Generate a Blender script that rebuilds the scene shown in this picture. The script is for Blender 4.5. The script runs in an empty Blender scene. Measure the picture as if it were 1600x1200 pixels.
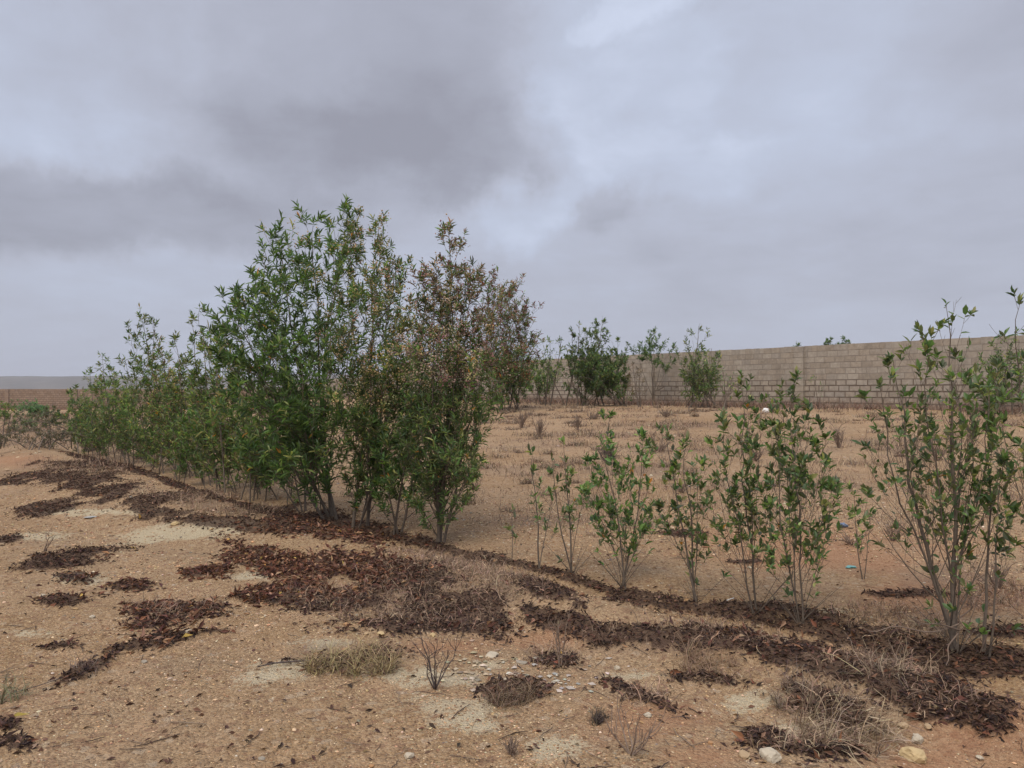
import bpy, math, random
import numpy as np
from mathutils import Vector
rng = np.random.default_rng(7)
random.seed(7)
scene = bpy.context.scene
C = scene.collection

# ------------------------------------------------------------ camera, sky, sun
F = 1164.0; HZ = 608.0; CAMZ = 1.5
cam_d = bpy.data.cameras.new('camera'); cam = bpy.data.objects.new('camera', cam_d); C.objects.link(cam)
cam_d.sensor_width = 36; cam_d.lens = 36*F/1600; cam_d.clip_start = 0.05; cam_d.clip_end = 8000
PITCH = math.atan((HZ-600)/F)
cam.location = (0, 0, CAMZ); cam.rotation_euler = (math.pi/2+PITCH, 0, 0)
scene.camera = cam

SUN_EL, SUN_AZ = math.radians(55), math.radians(205)
w = bpy.data.worlds.new('World'); scene.world = w; w.use_nodes = True
nt = w.node_tree; N = nt.nodes; L = nt.links; N.clear()
def nd(t, **kw):
    n = N.new(t)
    for k, v in kw.items(): setattr(n, k, v)
    return n
def setin(sock, v):
    if isinstance(v, bpy.types.NodeSocket): sock.id_data.links.new(v, sock)
    else: sock.default_value = v
def mth(tree, op, a, b=None, c=None, clamp=False):
    n = tree.nodes.new('ShaderNodeMath'); n.operation = op; n.use_clamp = clamp
    setin(n.inputs[0], a)
    if b is not None: setin(n.inputs[1], b)
    if c is not None: setin(n.inputs[2], c)
    return n.outputs[0]
def vmth(tree, op, a, b=None):
    n = tree.nodes.new('ShaderNodeVectorMath'); n.operation = op
    setin(n.inputs[0], a)
    if b is not None: setin(n.inputs[1], b)
    return n.outputs['Value'] if op in ('LENGTH', 'DOT_PRODUCT') else n.outputs[0]
def mixc(tree, f, a, b, bt='MIX'):
    n = tree.nodes.new('ShaderNodeMix'); n.data_type = 'RGBA'; n.blend_type = bt
    setin(n.inputs[0], f)
    setin(n.inputs[6], a if isinstance(a, bpy.types.NodeSocket) else (*a, 1)[:4])
    setin(n.inputs[7], b if isinstance(b, bpy.types.NodeSocket) else (*b, 1)[:4])
    return n.outputs[2]
def noise(tree, vec, scale, detail=4, rough=.5, dist=0., out=0):
    n = tree.nodes.new('ShaderNodeTexNoise'); setin(n.inputs['Vector'], vec)
    n.inputs['Scale'].default_value = scale; n.inputs['Detail'].default_value = detail
    n.inputs['Roughness'].default_value = rough; n.inputs['Distortion'].default_value = dist
    return n.outputs[out]
def sstep(tree, v, a, b, lo=0., hi=1.):
    n = tree.nodes.new('ShaderNodeMapRange'); n.interpolation_type = 'SMOOTHSTEP'
    setin(n.inputs[0], v); n.inputs[1].default_value = a; n.inputs[2].default_value = b
    n.inputs[3].default_value = lo; n.inputs[4].default_value = hi
    return n.outputs[0]
tc = nd('ShaderNodeTexCoord'); gen = tc.outputs['Generated']
sky = nd('ShaderNodeTexSky', sky_type='NISHITA'); sky.sun_disc = False
sky.sun_elevation = SUN_EL; sky.sun_rotation = SUN_AZ; sky.altitude = 30; sky.dust_density = 3
# overcast layer: noise warped direction + broad cloud masses (directions on the sphere)
sep = nd('ShaderNodeSeparateXYZ'); L.new(gen, sep.inputs[0])
hz_ = mth(nt, 'ADD', mth(nt, 'MAXIMUM', sep.outputs[2], 0.0), 0.16)
cmb = nd('ShaderNodeCombineXYZ')
L.new(mth(nt, 'DIVIDE', sep.outputs[0], hz_), cmb.inputs[0]); L.new(mth(nt, 'DIVIDE', sep.outputs[1], hz_), cmb.inputs[1])
plane = cmb.outputs[0]
n1 = noise(nt, plane, .55, 6, .52, .4)
n2 = noise(nt, plane, 1.7, 6, .55, .3)
n3 = noise(nt, gen, 2.2, 3, .5)
wn = noise(nt, gen, 3.2, 8, .62, 0, 1)
warp = vmth(nt, 'MULTIPLY', vmth(nt, 'SUBTRACT', wn, (.5, .5, .5)), (.40, .0, .24))
gw = vmth(nt, 'ADD', gen, warp)
def pdir(u, v):
    d = Vector(((u-800)/F, 1, (HZ-v)/F)); d.normalize(); return d
val = mth(nt, 'ADD', mth(nt, 'MULTIPLY', mth(nt, 'SUBTRACT', n1, .5), .85), mth(nt, 'MULTIPLY', mth(nt, 'SUBTRACT', n2, .5), .38))
val = mth(nt, 'ADD', val, mth(nt, 'MULTIPLY', mth(nt, 'SUBTRACT', n3, .5), .5))
n4 = noise(nt, plane, 4.6, 7, .62, .5)
val = mth(nt, 'ADD', val, mth(nt, 'MULTIPLY', mth(nt, 'SUBTRACT', n4, .5), .26))
val = mth(nt, 'ADD', val, .49)
BLOBS = [(560,110,330,150,-.25),(690,235,210,80,-.16),(180,330,330,62,-.32),(450,260,260,70,-.16),(60,70,200,130,.20),
         (950,70,120,150,.16),(995,5,60,30,.16),(800,325,110,45,.24),(890,220,70,80,.12),(1180,130,260,130,.10),(1060,270,150,55,.16),
         (1550,60,140,110,-.14),(960,320,60,40,-.20),(1400,330,300,70,-.02),(200,470,300,60,.10),(230,225,110,45,.10),(1250,430,330,50,-.05)]
for u, v, ru, rv, a in BLOBS:
    c = pdir(u, v)
    dv = vmth(nt, 'MULTIPLY', vmth(nt, 'SUBTRACT', gw, tuple(c)), (F/ru, 1.3, F/rv))
    r = vmth(nt, 'LENGTH', dv)
    g = mth(nt, 'MULTIPLY', sstep(nt, r, 0.55, 1.3, 1., 0.), a)
    val = mth(nt, 'ADD', val, g)
val = mth(nt, 'MINIMUM', mth(nt, 'MAXIMUM', val, 0.), 1.)
# near the horizon everything melts into an even grey
hor = sstep(nt, sep.outputs[2], 0.0, 0.22, .35, 1.)
val = mth(nt, 'ADD', mth(nt, 'MULTIPLY', mth(nt, 'SUBTRACT', val, .47), hor), .47)
rp = nd('ShaderNodeValToRGB'); L.new(val, rp.inputs[0]); cr = rp.color_ramp
cr.elements[0].position = 0; cr.elements[0].color = (.285, .29, .345, 1)
cr.elements[1].position = 1; cr.elements[1].color = (.62, .68, .83, 1)
e = cr.elements.new(.42); e.color = (.41, .43, .515, 1)
e = cr.elements.new(.70); e.color = (.475, .52, .64, 1)
zen = sstep(nt, sep.outputs[2], .50, .95, 1., 2.6)
col = mixc(nt, 1.0, rp.outputs[0], (1, 1, 1))
n_ = N.new('ShaderNodeVectorMath'); n_.operation = 'SCALE'; L.new(rp.outputs[0], n_.inputs[0]); L.new(mth(nt, 'MULTIPLY', zen, 10.), n_.inputs['Scale'])
fin = mixc(nt, .94, sky.outputs[0], n_.outputs[0])
bg = nd('ShaderNodeBackground'); bg.inputs[1].default_value = .1; L.new(fin, bg.inputs[0])
out = nd('ShaderNodeOutputWorld'); L.new(bg.outputs[0], out.inputs[0])

sd = bpy.data.lights.new('sun', 'SUN'); so = bpy.data.objects.new('sun', sd); C.objects.link(so)
sd.energy = 2.0; sd.angle = math.radians(40); sd.color = (1, .89, .74)
sdir = Vector((math.sin(SUN_AZ)*math.cos(SUN_EL), math.cos(SUN_AZ)*math.cos(SUN_EL), math.sin(SUN_EL)))
so.rotation_euler = (-sdir).to_track_quat('-Z', 'Y').to_euler()
scene.view_settings.view_transform = 'Standard'; scene.view_settings.look = 'None'
scene.view_settings.exposure = 0.22; scene.view_settings.gamma = 1
scene.render.engine = 'CYCLES'
scene.cycles.max_bounces = 6; scene.cycles.volume_bounces = 0

# ------------------------------------------------------------ numeric noise
def _h(ix, iy, s):
    n = (ix.astype(np.int64)*374761393 + iy.astype(np.int64)*668265263 + s*974711) & 0x7fffffff
    n = ((n ^ (n >> 13))*1274126177) & 0x7fffffff
    n = (n ^ (n >> 16)) & 0x7fffffff
    return n/2147483647.0
def vn(x, y, s=0):
    x = np.asarray(x, float); y = np.asarray(y, float)
    ix = np.floor(x); iy = np.floor(y); fx = x-ix; fy = y-iy
    fx = fx*fx*(3-2*fx); fy = fy*fy*(3-2*fy)
    a = _h(ix, iy, s); b = _h(ix+1, iy, s); c = _h(ix, iy+1, s); d = _h(ix+1, iy+1, s)
    return (a*(1-fx)+b*fx)*(1-fy)+(c*(1-fx)+d*fx)*fy-.5
def fbm(x, y, f, o=4, s=0):
    r = 0; a = 1.
    for i in range(o):
        r = r + a*vn(x*f, y*f, s+i*17); f *= 2.03; a *= .5
    return r
def ss(v, a, b):
    t = np.clip((v-a)/(b-a), 0, 1); return t*t*(3-2*t)
def T(x, y):
    x = np.asarray(x, float); y = np.asarray(y, float)
    d = (x-2.5)*.691+(y-4.2)*.723
    s = -(x-2.5)*.723+(y-4.2)*.691
    off = np.clip((s-6)*.095-.08, -.1, 2.0)
    dd = d-off+.10*fbm(s, d*0, .35, 2, 5)
    z = .77*ss(d, 3, 22)*(1-ss(y, 45, 85)*ss(-x, 8, 30))
    z = z-.8*ss(y, 30, 80)*ss(-x, 12, 37)
    rowfade = ss(s, -8, -3)*(1-ss(s, 22, 34))
    left = ss(s, 5, 9)*(1-ss(s, 16, 22))
    z = z-.09*np.exp(-(dd/.34)**2)*rowfade
    z = z+(.085+.13*left)*np.exp(-((dd+.72+.6*left)/(.30+.55*left))**2)*rowfade
    z = z-.05*np.exp(-((dd+1.35+1.3*left)/.35)**2)*rowfade*(1-left*.6)
    near = 1/(1+np.hypot(x, y-5)/60)
    z = z+(.07*fbm(x, y, .28, 3, 1)+.022*fbm(x, y, 1.7, 3, 2)*near)+.013*fbm(x, y, 9, 3, 3)*near+.010*np.clip(fbm(x, y, 5, 2, 23)-.25, 0, 1)*near
    return z
sp_, cp_ = math.sin(PITCH), math.cos(PITCH)
def proj(x, y, z):
    zc = z-CAMZ
    dep = y*cp_+zc*sp_; up = -y*sp_+zc*cp_
    dep = np.where(dep < .05, .05, dep)
    return 800+F*x/dep, 600-F*up/dep
def ray(px, py):
    u = (px-800)/F; v = (600-py)/F
    return Vector((u, cp_-v*sp_, sp_+v*cp_))
YS = np.concatenate([np.linspace(1.2, 12, 900), np.geomspace(12.01, 300, 1500)])
def G(px, py):
    r = ray(px, py); x = YS*(r.x/r.y); z = CAMZ+YS*(r.z/r.y)
    t = z-T(x, YS); i = np.where(t <= 0)[0]
    if len(i) == 0: y = 60.
    else:
        i = i[0]; y = YS[max(i-1, 0)]+(YS[i]-YS[max(i-1, 0)])*(t[max(i-1, 0)]/(t[max(i-1, 0)]-t[i]+1e-9))
    x = y*r.x/r.y
    return Vector((x, y, float(T(x, y))))
def AT(px, py, y):
    r = ray(px, py); return Vector((r.x/r.y*y, y, CAMZ+r.z/r.y*y))

# ------------------------------------------------------------ mesh helpers
def raw_mesh(name, V, faces_list, smooth=False, colors=None):
    """faces_list: list of (n,k) int arrays"""
    me = bpy.data.meshes.new(name)
    V = np.asarray(V, np.float32)
    me.vertices.add(len(V)); me.vertices.foreach_set('co', V.ravel())
    tot = np.concatenate([f.ravel() for f in faces_list]).astype(np.int32)
    cnt = np.concatenate([np.full(len(f), f.shape[1]) for f in faces_list]).astype(np.int32)
    st = np.concatenate([[0], np.cumsum(cnt)[:-1]]).astype(np.int32)
    me.loops.add(len(tot)); me.loops.foreach_set('vertex_index', tot)
    me.polygons.add(len(cnt)); me.polygons.foreach_set('loop_start', st); me.polygons.foreach_set('loop_total', cnt)
    me.polygons.foreach_set('use_smooth', np.full(len(cnt), smooth))
    me.update(calc_edges=True)
    if colors is not None:
        a = me.color_attributes.new('tint', 'FLOAT_COLOR', 'POINT')
        c = np.ones((len(V), 4), np.float32); c[:, :3] = colors; a.data.foreach_set('color', c.ravel())
    return me
def link(name, me, mat, parent=None, loc=None):
    o = bpy.data.objects.new(name, me); C.objects.link(o)
    if mat: me.materials.append(mat)
    if parent: o.parent = parent
    if loc is not None: o.location = loc
    return o
def tag(o, label=None, cat=None, group=None, kind=None):
    if label: o['label'] = label
    if cat: o['category'] = cat
    if group: o['group'] = group
    if kind: o['kind'] = kind
    return o
def thing(name, loc, label, cat, group=None):
    o = bpy.data.objects.new(name, None); C.objects.link(o); o.location = loc; o.empty_display_size = .1
    return tag(o, label, cat, group)
def unit(a):
    return a/np.maximum(np.linalg.norm(a, axis=-1, keepdims=True), 1e-9)

class Tubes:
    def __init__(s): s.V = []; s.F = []; s.n = 0; s.C = []
    def add(s, P, R, k=5, col=None):
        P = np.asarray(P, float); n = len(P); R = np.broadcast_to(np.asarray(R, float), (n,))
        t = unit(np.gradient(P, axis=0)); ref = np.array([.31, .17, .93]) if abs(t[0][2]) < .8 else np.array([.9, .3, .1])
        a = unit(np.cross(t, ref)); b = np.cross(t, a)
        ang = np.arange(k)*2*math.pi/k
        ring = P[:, None, :]+R[:, None, None]*(np.cos(ang)[None, :, None]*a[:, None, :]+np.sin(ang)[None, :, None]*b[:, None, :])
        i = np.arange(n-1)[:, None]*k; j = np.arange(k)[None, :]; j2 = (j+1) % k
        f = np.stack([i+j, i+j2, i+k+j2, i+k+j], -1).reshape(-1, 4)+s.n
        s.V.append(ring.reshape(-1, 3)); s.F.append(f); s.n += n*k
        if col is not None: s.C.append(np.broadcast_to(np.asarray(col, float), (n*k, 3)))
    def mesh(s, name, origin=(0, 0, 0)):
        return raw_mesh(name, np.concatenate(s.V)-np.array(origin), [np.concatenate(s.F)], True, np.concatenate(s.C) if s.C else None)

LEAF8 = np.array([(0,0,0),(.22,.36,.06),(.62,.42,.03),(1,0,-.10),(.62,-.42,.03),(.22,-.36,.06),(.22,0,-.03),(.62,0,-.07)])
LEAF8T = np.array([(0,1,6),(0,6,5),(2,3,7),(7,3,4)]); LEAF8Q = np.array([(1,2,7,6),(6,7,4,5)])
LEAF4 = np.array([(0,0,0),(.45,.5,.06),(1,0,-.06),(.45,-.5,.06)]); LEAF4T = np.array([(0,1,2),(0,2,3)])
def leaves_mesh(name, P, D, size, width, colr, lod, origin=(0, 0, 0), up=None, curl=0.0, r=None):
    r = r or rng
    n = len(P); D = unit(D)
    if up is None: up = np.array([0, 0, 1.])+r.normal(0, .45, (n, 3))
    W = unit(np.cross(D, up)); Nn = np.cross(W, D)
    size = np.broadcast_to(size, (n,)); width = np.broadcast_to(width, (n,))
    tpl = LEAF8 if lod == 0 else LEAF4; k = len(tpl)
    curlv = r.uniform(.5, 1.6, n)[:, None, None]
    V = P[:, None, :]+size[:, None, None]*(tpl[None, :, 0:1]*D[:, None, :]+curlv*(tpl[None, :, 2:3]-curl*tpl[None, :, 0:1]**2)*Nn[:, None, :]) \
        + (size*width)[:, None, None]*tpl[None, :, 1:2]*W[:, None, :]
    base = (np.arange(n)*k)[:, None, None]
    V = V.reshape(-1, 3)-np.array(origin)
    cc = np.repeat(colr, k, axis=0)
    if lod == 0: fl = [(base+LEAF8T[None]).reshape(-1, 3), (base+LEAF8Q[None]).reshape(-1, 4)]
    else: fl = [(base+LEAF4T[None]).reshape(-1, 3)]
    return raw_mesh(name, V, fl, False, cc)
OCT = np.array([(1,0,0),(-1,0,0),(0,1,0),(0,-1,0),(0,0,1),(0,0,-1)], float)
OCTF = np.array([(0,2,4),(2,1,4),(1,3,4),(3,0,4),(2,0,5),(1,2,5),(3,1,5),(0,3,5)])
def blobs_mesh(name, P, S, colr, jit=.25, origin=(0, 0, 0), smooth=False, r=None):
    r = r or rng
    n = len(P); S = np.asarray(S, float)
    if S.ndim == 1: S = np.repeat(S[:, None], 3, 1)
    A = r.uniform(0, 6.283, n); ca, sa = np.cos(A), np.sin(A)
    t = OCT[None]*(1+r.uniform(-jit, jit, (n, 6, 1)))*S[:, None, :]
    t = t+r.uniform(-jit, jit, (n, 6, 3))*S[:, None, :]*.6
    x = t[..., 0]*ca[:, None]-t[..., 1]*sa[:, None]; y = t[..., 0]*sa[:, None]+t[..., 1]*ca[:, None]
    V = np.stack([x, y, t[..., 2]], -1)+P[:, None, :]
    f = ((np.arange(n)*6)[:, None, None]+OCTF[None]).reshape(-1, 3)
    return raw_mesh(name, V.reshape(-1, 3)-np.array(origin), [f], smooth, np.repeat(colr, 6, 0))
def pick(n, cols, wts, jit=.18, r=None):
    r = r or rng
    cols = np.array(cols, float); i = r.choice(len(cols), n, p=np.array(wts)/sum(wts))
    return np.clip(cols[i]*(1+r.normal(0, jit, (n, 1)))*(1+r.normal(0, .05, (n, 3))), .004, .9)

# ------------------------------------------------------------ materials
def newmat(name):
    m = bpy.data.materials.new(name); m.use_nodes = True; t = m.node_tree; t.nodes.clear()
    o = t.nodes.new('ShaderNodeOutputMaterial'); return m, t, o
def attr(t, name, o='Fac'):
    a = t.nodes.new('ShaderNodeAttribute'); a.attribute_name = name; return a.outputs[o]
def bump(t, h, strength, dist):
    b = t.nodes.new('ShaderNodeBump'); b.inputs['Strength'].default_value = strength; b.inputs['Distance'].default_value = dist
    setin(b.inputs['Height'], h); return b.outputs[0]
def principled(t, o, col, rough=.9, normal=None, spec=.3):
    p = t.nodes.new('ShaderNodeBsdfPrincipled'); setin(p.inputs['Base Color'], col if isinstance(col, bpy.types.NodeSocket) else (*col, 1))
    setin(p.inputs['Roughness'], rough); p.inputs['Specular IOR Level'].default_value = spec
    if normal is not None: t.links.new(normal, p.inputs['Normal'])
    if o: t.links.new(p.outputs[0], o.inputs[0])
    return p.outputs[0]
def mat_leaf(name, gloss=.42, transl=.42, spec=.45):
    m, t, o = newmat(name)
    c = attr(t, 'tint', 'Color')
    p = principled(t, None, c, gloss, None, spec)
    tr = t.nodes.new('ShaderNodeBsdfTranslucent'); t.links.new(mixc(t, 1., c, (1.5, 1.5, .7), 'MULTIPLY'), tr.inputs[0])
    mx = t.nodes.new('ShaderNodeMixShader'); mx.inputs[0].default_value = transl
    t.links.new(p, mx.inputs[1]); t.links.new(tr.outputs[0], mx.inputs[2]); t.links.new(mx.outputs[0], o.inputs[0])
    return m
M_leaf = mat_leaf('green_leaf')
M_dead = mat_leaf('dead_leaf', .8, .08, .15)
m, t, o = newmat('bark'); g_ = t.nodes.new('ShaderNodeTexCoord').outputs['Object']
nz = noise(t, g_, 40, 4, .6); c = mixc(t, nz, (.075, .058, .045), (.21, .17, .135)); principled(t, o, c, .9, bump(t, nz, .5, .004), .2); M_bark = m
m, t, o = newmat('dry_stalk'); principled(t, o, attr(t, 'tint', 'Color'), .9, None, .15); M_stalk = m
m, t, o = newmat('stone'); g_ = t.nodes.new('ShaderNodeTexCoord').outputs['Object']
nz = noise(t, g_, 28, 6, .65); principled(t, o, mixc(t, 1., attr(t, 'tint', 'Color'), mixc(t, nz, (.6, .57, .52), (1.25, 1.2, 1.15)), 'MULTIPLY'), .92, bump(t, nz, .6, .006), .15); M_stone = m
m, t, o = newmat('gravel'); principled(t, o, attr(t, 'tint', 'Color'), .9, None, .15); M_gravel = m

# ground
m, t, o = newmat('gravel_soil')
g_ = t.nodes.new('ShaderNodeTexCoord').outputs['Object']
big = noise(t, g_, .35, 5, .55); mid = noise(t, g_, 2.6, 5, .6); fine = noise(t, g_, 38, 4, .65); vfine = noise(t, g_, 160, 3, .6)
base = mixc(t, sstep(t, big, .38, .64), (.345, .218, .112), (.415, .285, .168))
base = mixc(t, sstep(t, mid, .40, .72), base, (.45, .295, .17))
base = mixc(t, mth(t, 'MULTIPLY', sstep(t, noise(t, g_, .9, 5, .6), .52, .70), .45), base, (.27, .205, .14))
vo = t.nodes.new('ShaderNodeTexVoronoi'); t.links.new(g_, vo.inputs['Vector']); vo.inputs['Scale'].default_value = 75
vs = t.nodes.new('ShaderNodeSeparateColor'); t.links.new(vo.outputs['Color'], vs.inputs[0])
vo2 = t.nodes.new('ShaderNodeTexVoronoi'); t.links.new(g_, vo2.inputs['Vector']); vo2.inputs['Scale'].default_value = 26
vs2 = t.nodes.new('ShaderNodeSeparateColor'); t.links.new(vo2.outputs['Color'], vs2.inputs[0])
base = mixc(t, mth(t, 'MULTIPLY', sstep(t, vs.outputs[0], .50, .80), .5), base, (.50, .36, .22))
base = mixc(t, mth(t, 'MULTIPLY', sstep(t, vs.outputs[1], .5, .85), .5), base, (.16, .095, .055))
base = mixc(t, mth(t, 'MULTIPLY', sstep(t, vs2.outputs[0], .86, .95), .5), base, (.22, .12, .075))
base = mixc(t, mth(t, 'MULTIPLY', sstep(t, vs2.outputs[1], .93, .98), .3), base, (.55, .46, .34))
red = mth(t, 'MULTIPLY', attr(t, 'red'), mth(t, 'ADD', fine, .4), None, True)
base = mixc(t, mth(t, 'MULTIPLY', red, .55), base, (.38, .18, .095))
pm = mth(t, 'ADD', attr(t, 'pale'), mth(t, 'MULTIPLY', mth(t, 'SUBTRACT', fine, .5), 1.1))
pm = mth(t, 'ADD', mth(t, 'MULTIPLY', attr(t, 'pale'), .70), mth(t, 'ADD', mth(t, 'MULTIPLY', mth(t, 'SUBTRACT', fine, .5), 1.5), mth(t, 'MULTIPLY', mth(t, 'SUBTRACT', noise(t, g_, 7, 5, .6), .5), 1.3)))
pm = sstep(t, pm, .36, .62)
base = mixc(t, mth(t, 'MULTIPLY', pm, mth(t, 'MULTIPLY', attr(t, 'pale'), 1.0, None, True)), base, (.52, .43, .285))
gm = mth(t, 'MULTIPLY', attr(t, 'grassy'), sstep(t, mth(t, 'ADD', fine, mth(t, 'MULTIPLY', mid, .5)), .5, .85))
base = mixc(t, mth(t, 'MULTIPLY', gm, .7), base, (.215, .15, .105))
lt = mth(t, 'ADD', attr(t, 'litter'), mth(t, 'MULTIPLY', mth(t, 'SUBTRACT', fine, .5), .9))
base = mixc(t, sstep(t, lt, .35, .85, 0., .85), base, mixc(t, vfine, (.035, .022, .017), (.13, .078, .054)))
hh = mth(t, 'ADD', mth(t, 'MULTIPLY', vo.outputs['Distance'], -.7), mth(t, 'ADD', mth(t, 'MULTIPLY', fine, 1.2), mth(t, 'MULTIPLY', vfine, .5)))
principled(t, o, base, .95, bump(t, hh, 1.0, .02), .12); M_ground = m

# block wall
def mat_wall(name, tint, z0=.75):
    m, t, o = newmat(name)
    g_ = t.nodes.new('ShaderNodeTexCoord').outputs['Object']
    geo = t.nodes.new('ShaderNodeNewGeometry')
    ri = geo.outputs['Random Per Island']
    rr = t.nodes.new('ShaderNodeValToRGB'); t.links.new(ri, rr.inputs[0])
    el = rr.color_ramp.elements; el[0].color = (.29, .25, .205, 1); el[1].color = (.385, .34, .285, 1)
    e = el.new(.3); e.color = (.35, .30, .245, 1)
    e = el.new(.62); e.color = (.315, .28, .24, 1)
    nz = noise(t, g_, 7, 6, .65); nf = noise(t, g_, 60, 4, .6); nb = noise(t, g_, 1.1, 4, .6)
    c = mixc(t, 1., rr.outputs[0], mixc(t, nz, (.55, .53, .50), (1.4, 1.4, 1.38)), 'MULTIPLY')
    c = mixc(t, sstep(t, nb, .55, .75, 0, .35), c, (.20, .165, .14))
    stv = vmth(t, 'MULTIPLY', g_, (2.2, 2.2, .22))
    c = mixc(t, sstep(t, noise(t, stv, 1.6, 5, .65), .54, .74, 0, .5), c, (.17, .145, .125))
    c = mixc(t, sstep(t, noise(t, g_, 3.1, 5, .7), .58, .70, 0, .45), c, (.46, .41, .345))
    sp = t.nodes.new('ShaderNodeSeparateXYZ'); t.links.new(g_, sp.inputs[0])
    st = mth(t, 'ADD', mth(t, 'SUBTRACT', sp.outputs[2], z0), mth(t, 'MULTIPLY', mth(t, 'SUBTRACT', nz, .5), .5))
    c = mixc(t, sstep(t, st, .55, .05, 0, .7), c, (.24, .155, .11))
    c = mixc(t, 1., c, tint, 'MULTIPLY')
    principled(t, o, c, .95, bump(t, mth(t, 'ADD', nf, nz), .5, .01), .1)
    return m
def mat_mortar(name, tint):
    m, t, o = newmat(name); g_ = t.nodes.new('ShaderNodeTexCoord').outputs['Object']
    nz = noise(t, g_, 9, 5, .65)
    sp = t.nodes.new('ShaderNodeSeparateXYZ'); t.links.new(g_, sp.inputs[0])
    up_ = sstep(t, sp.outputs[2], 1.82, 1.90)
    c = mixc(t, up_, mixc(t, nz, (.12, .095, .075), (.22, .175, .14)), mixc(t, nz, (.18, .15, .125), (.34, .295, .25)))
    c = mixc(t, 1., c, tint, 'MULTIPLY')
    principled(t, o, c, .95, bump(t, nz, .5, .01), .1); return m

# ------------------------------------------------------------ ground masks (world -> litter etc.)
def E(l, s=1.): return [(*e, 0)[:5] if len(e) < 5 else e for e in l]
def band(pts, r0, r1, k=1.6):
    out = []
    for (x0, y0), (x1, y1) in zip(pts[:-1], pts[1:]):
        n = max(2, int(math.hypot(x1-x0, y1-y0)/18))
        ang = math.degrees(math.atan2(y1-y0, x1-x0))
        for i in range(n):
            f = i/n; x = x0+(x1-x0)*f; y = y0+(y1-y0)*f
            out.append((x, y, 28, r0+(r1-r0)*((x-pts[0][0])/(pts[-1][0]-pts[0][0])), ang))
    return out
LITTER = E([(60,745,60,7),(130,752,72,20,6),(150,768,60,10,8),(20,755,35,5),(75,794,58,9,-8),(175,778,34,8,-15),
  (230,785,52,11,-8),(275,773,42,4),(252,801,72,7,5),(335,816,90,8,3),(430,826,60,10,3),(130,728,60,5,3),
  (395,872,55,22,10),(460,888,90,20,5),(545,885,80,22),(450,925,75,15,-5),(540,940,80,22),(620,905,90,26),(640,975,120,20),
  (760,968,60,28),(700,940,90,25),(500,815,90,16,8),(560,832,80,14,8),(105,878,80,13,-8),(112,904,36,9),(205,918,40,10,-5),(97,941,33,7),
  (265,960,78,20,-5),(250,1003,60,10,-12),(335,989,38,3,-5),(85,1012,38,6,-5),(130,1052,52,8,-25),(325,897,46,12,-3),
  (10,845,26,8),(15,1135,30,12),(20,1165,25,12),(850,925,55,18,15),(870,1035,42,10),(1090,1062,65,9,5),
  (1000,1090,55,9,22),(1300,1118,70,26,20),(1400,1085,70,28,10),(1470,1110,85,26,5),(1190,1160,42,22),(1290,1178,90,18),(1545,1140,28,12),
  (1480,1035,110,15),(1560,990,60,9),(1420,930,50,4),(1120,1170,0.1,0.1),(1060,835,30,4),
  (1200,955,100,12,6),(1520,1050,90,16,3),(560,1030,75,14,-5),(810,1080,40,14),(1160,880,30,3)])
LITTER += band([(130,716),(220,738),(300,768),(400,798),(500,818),(600,838),(690,858),(790,880)], 3, 10)
LITTER += band([(790,880),(880,900),(960,928),(1050,946),(1150,960),(1280,985),(1400,1008),(1500,1030),(1620,1040)], 8, 20)
LITTER += band([(835,960),(930,992),(1050,1003),(1160,1006),(1300,1040),(1400,1062),(1500,1085)], 20, 26)
PALE = E([(440,1050,75,20,-10),(520,1005,60,12),(730,1128,120,34,10),(660,1055,110,22),(850,1165,70,35),(1175,1100,70,18,-10),
  (120,905,75,13),(270,832,130,16,-4),(160,800,120,8),(1010,1055,70,10),(1240,1140,60,25),(390,900,60,15),(760,1040,40,14),(60,990,80,8),(1290,955,40,8),(60,840,80,10)])
RED = E([(1540,1150,150,70),(1450,1185,130,30),(1000,1125,120,35),(1100,1180,80,25),(860,1000,70,15),(20,720,60,12),(1300,860,200,40),(1500,930,150,30),(700,1010,90,14)])
GRASSY = E([(660,910,130,50),(640,960,130,28),(760,930,80,35),(1050,1010,140,18),(560,1020,80,20),(1290,1110,80,30),(1420,1060,100,30),(60,690,100,9),(120,725,90,7),
  (330,790,120,10,10),(1500,900,80,20),(860,815,90,8),(1080,665,120,6),(960,680,120,4),(1150,705,160,6),(1250,760,200,10),(1000,735,100,7),(1400,690,120,6),(60,655,120,8),(40,675,80,8)])
def mask(px, py, x, y, L_, dist=.75, sharp=.5, raw=False):
    r = np.full(len(px), -9.)
    wx = fbm(x, y, 2.2, 4, 40); wy = fbm(x, y, 7, 3, 60)
    for cx, cy, rx, ry, a in L_:
        ca, sa = math.cos(math.radians(a)), math.sin(math.radians(a))
        R = max(rx, ry)*1.8
        i = np.where((np.abs(px-cx) < R) & (np.abs(py-cy) < R))[0]
        if len(i) == 0: continue
        dx = px[i]-cx; dy = py[i]-cy
        u = (dx*ca+dy*sa)/rx; v = (-dx*sa+dy*ca)/ry
        r[i] = np.maximum(r[i], 1-np.sqrt(u*u+v*v))
    r = r+dist*wx+dist*.6*wy
    r = r+.35*fbm(x, y, 19, 2, 71)
    return r/sharp+.35 if raw else np.clip(r/sharp+.35, 0, 1)
def masks_at(x, y):
    z = T(x, y); px, py = proj(x, y, z)
    vis = (y > .5)
    px = np.where(vis, px, -9999); 
    return px, py, z

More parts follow.
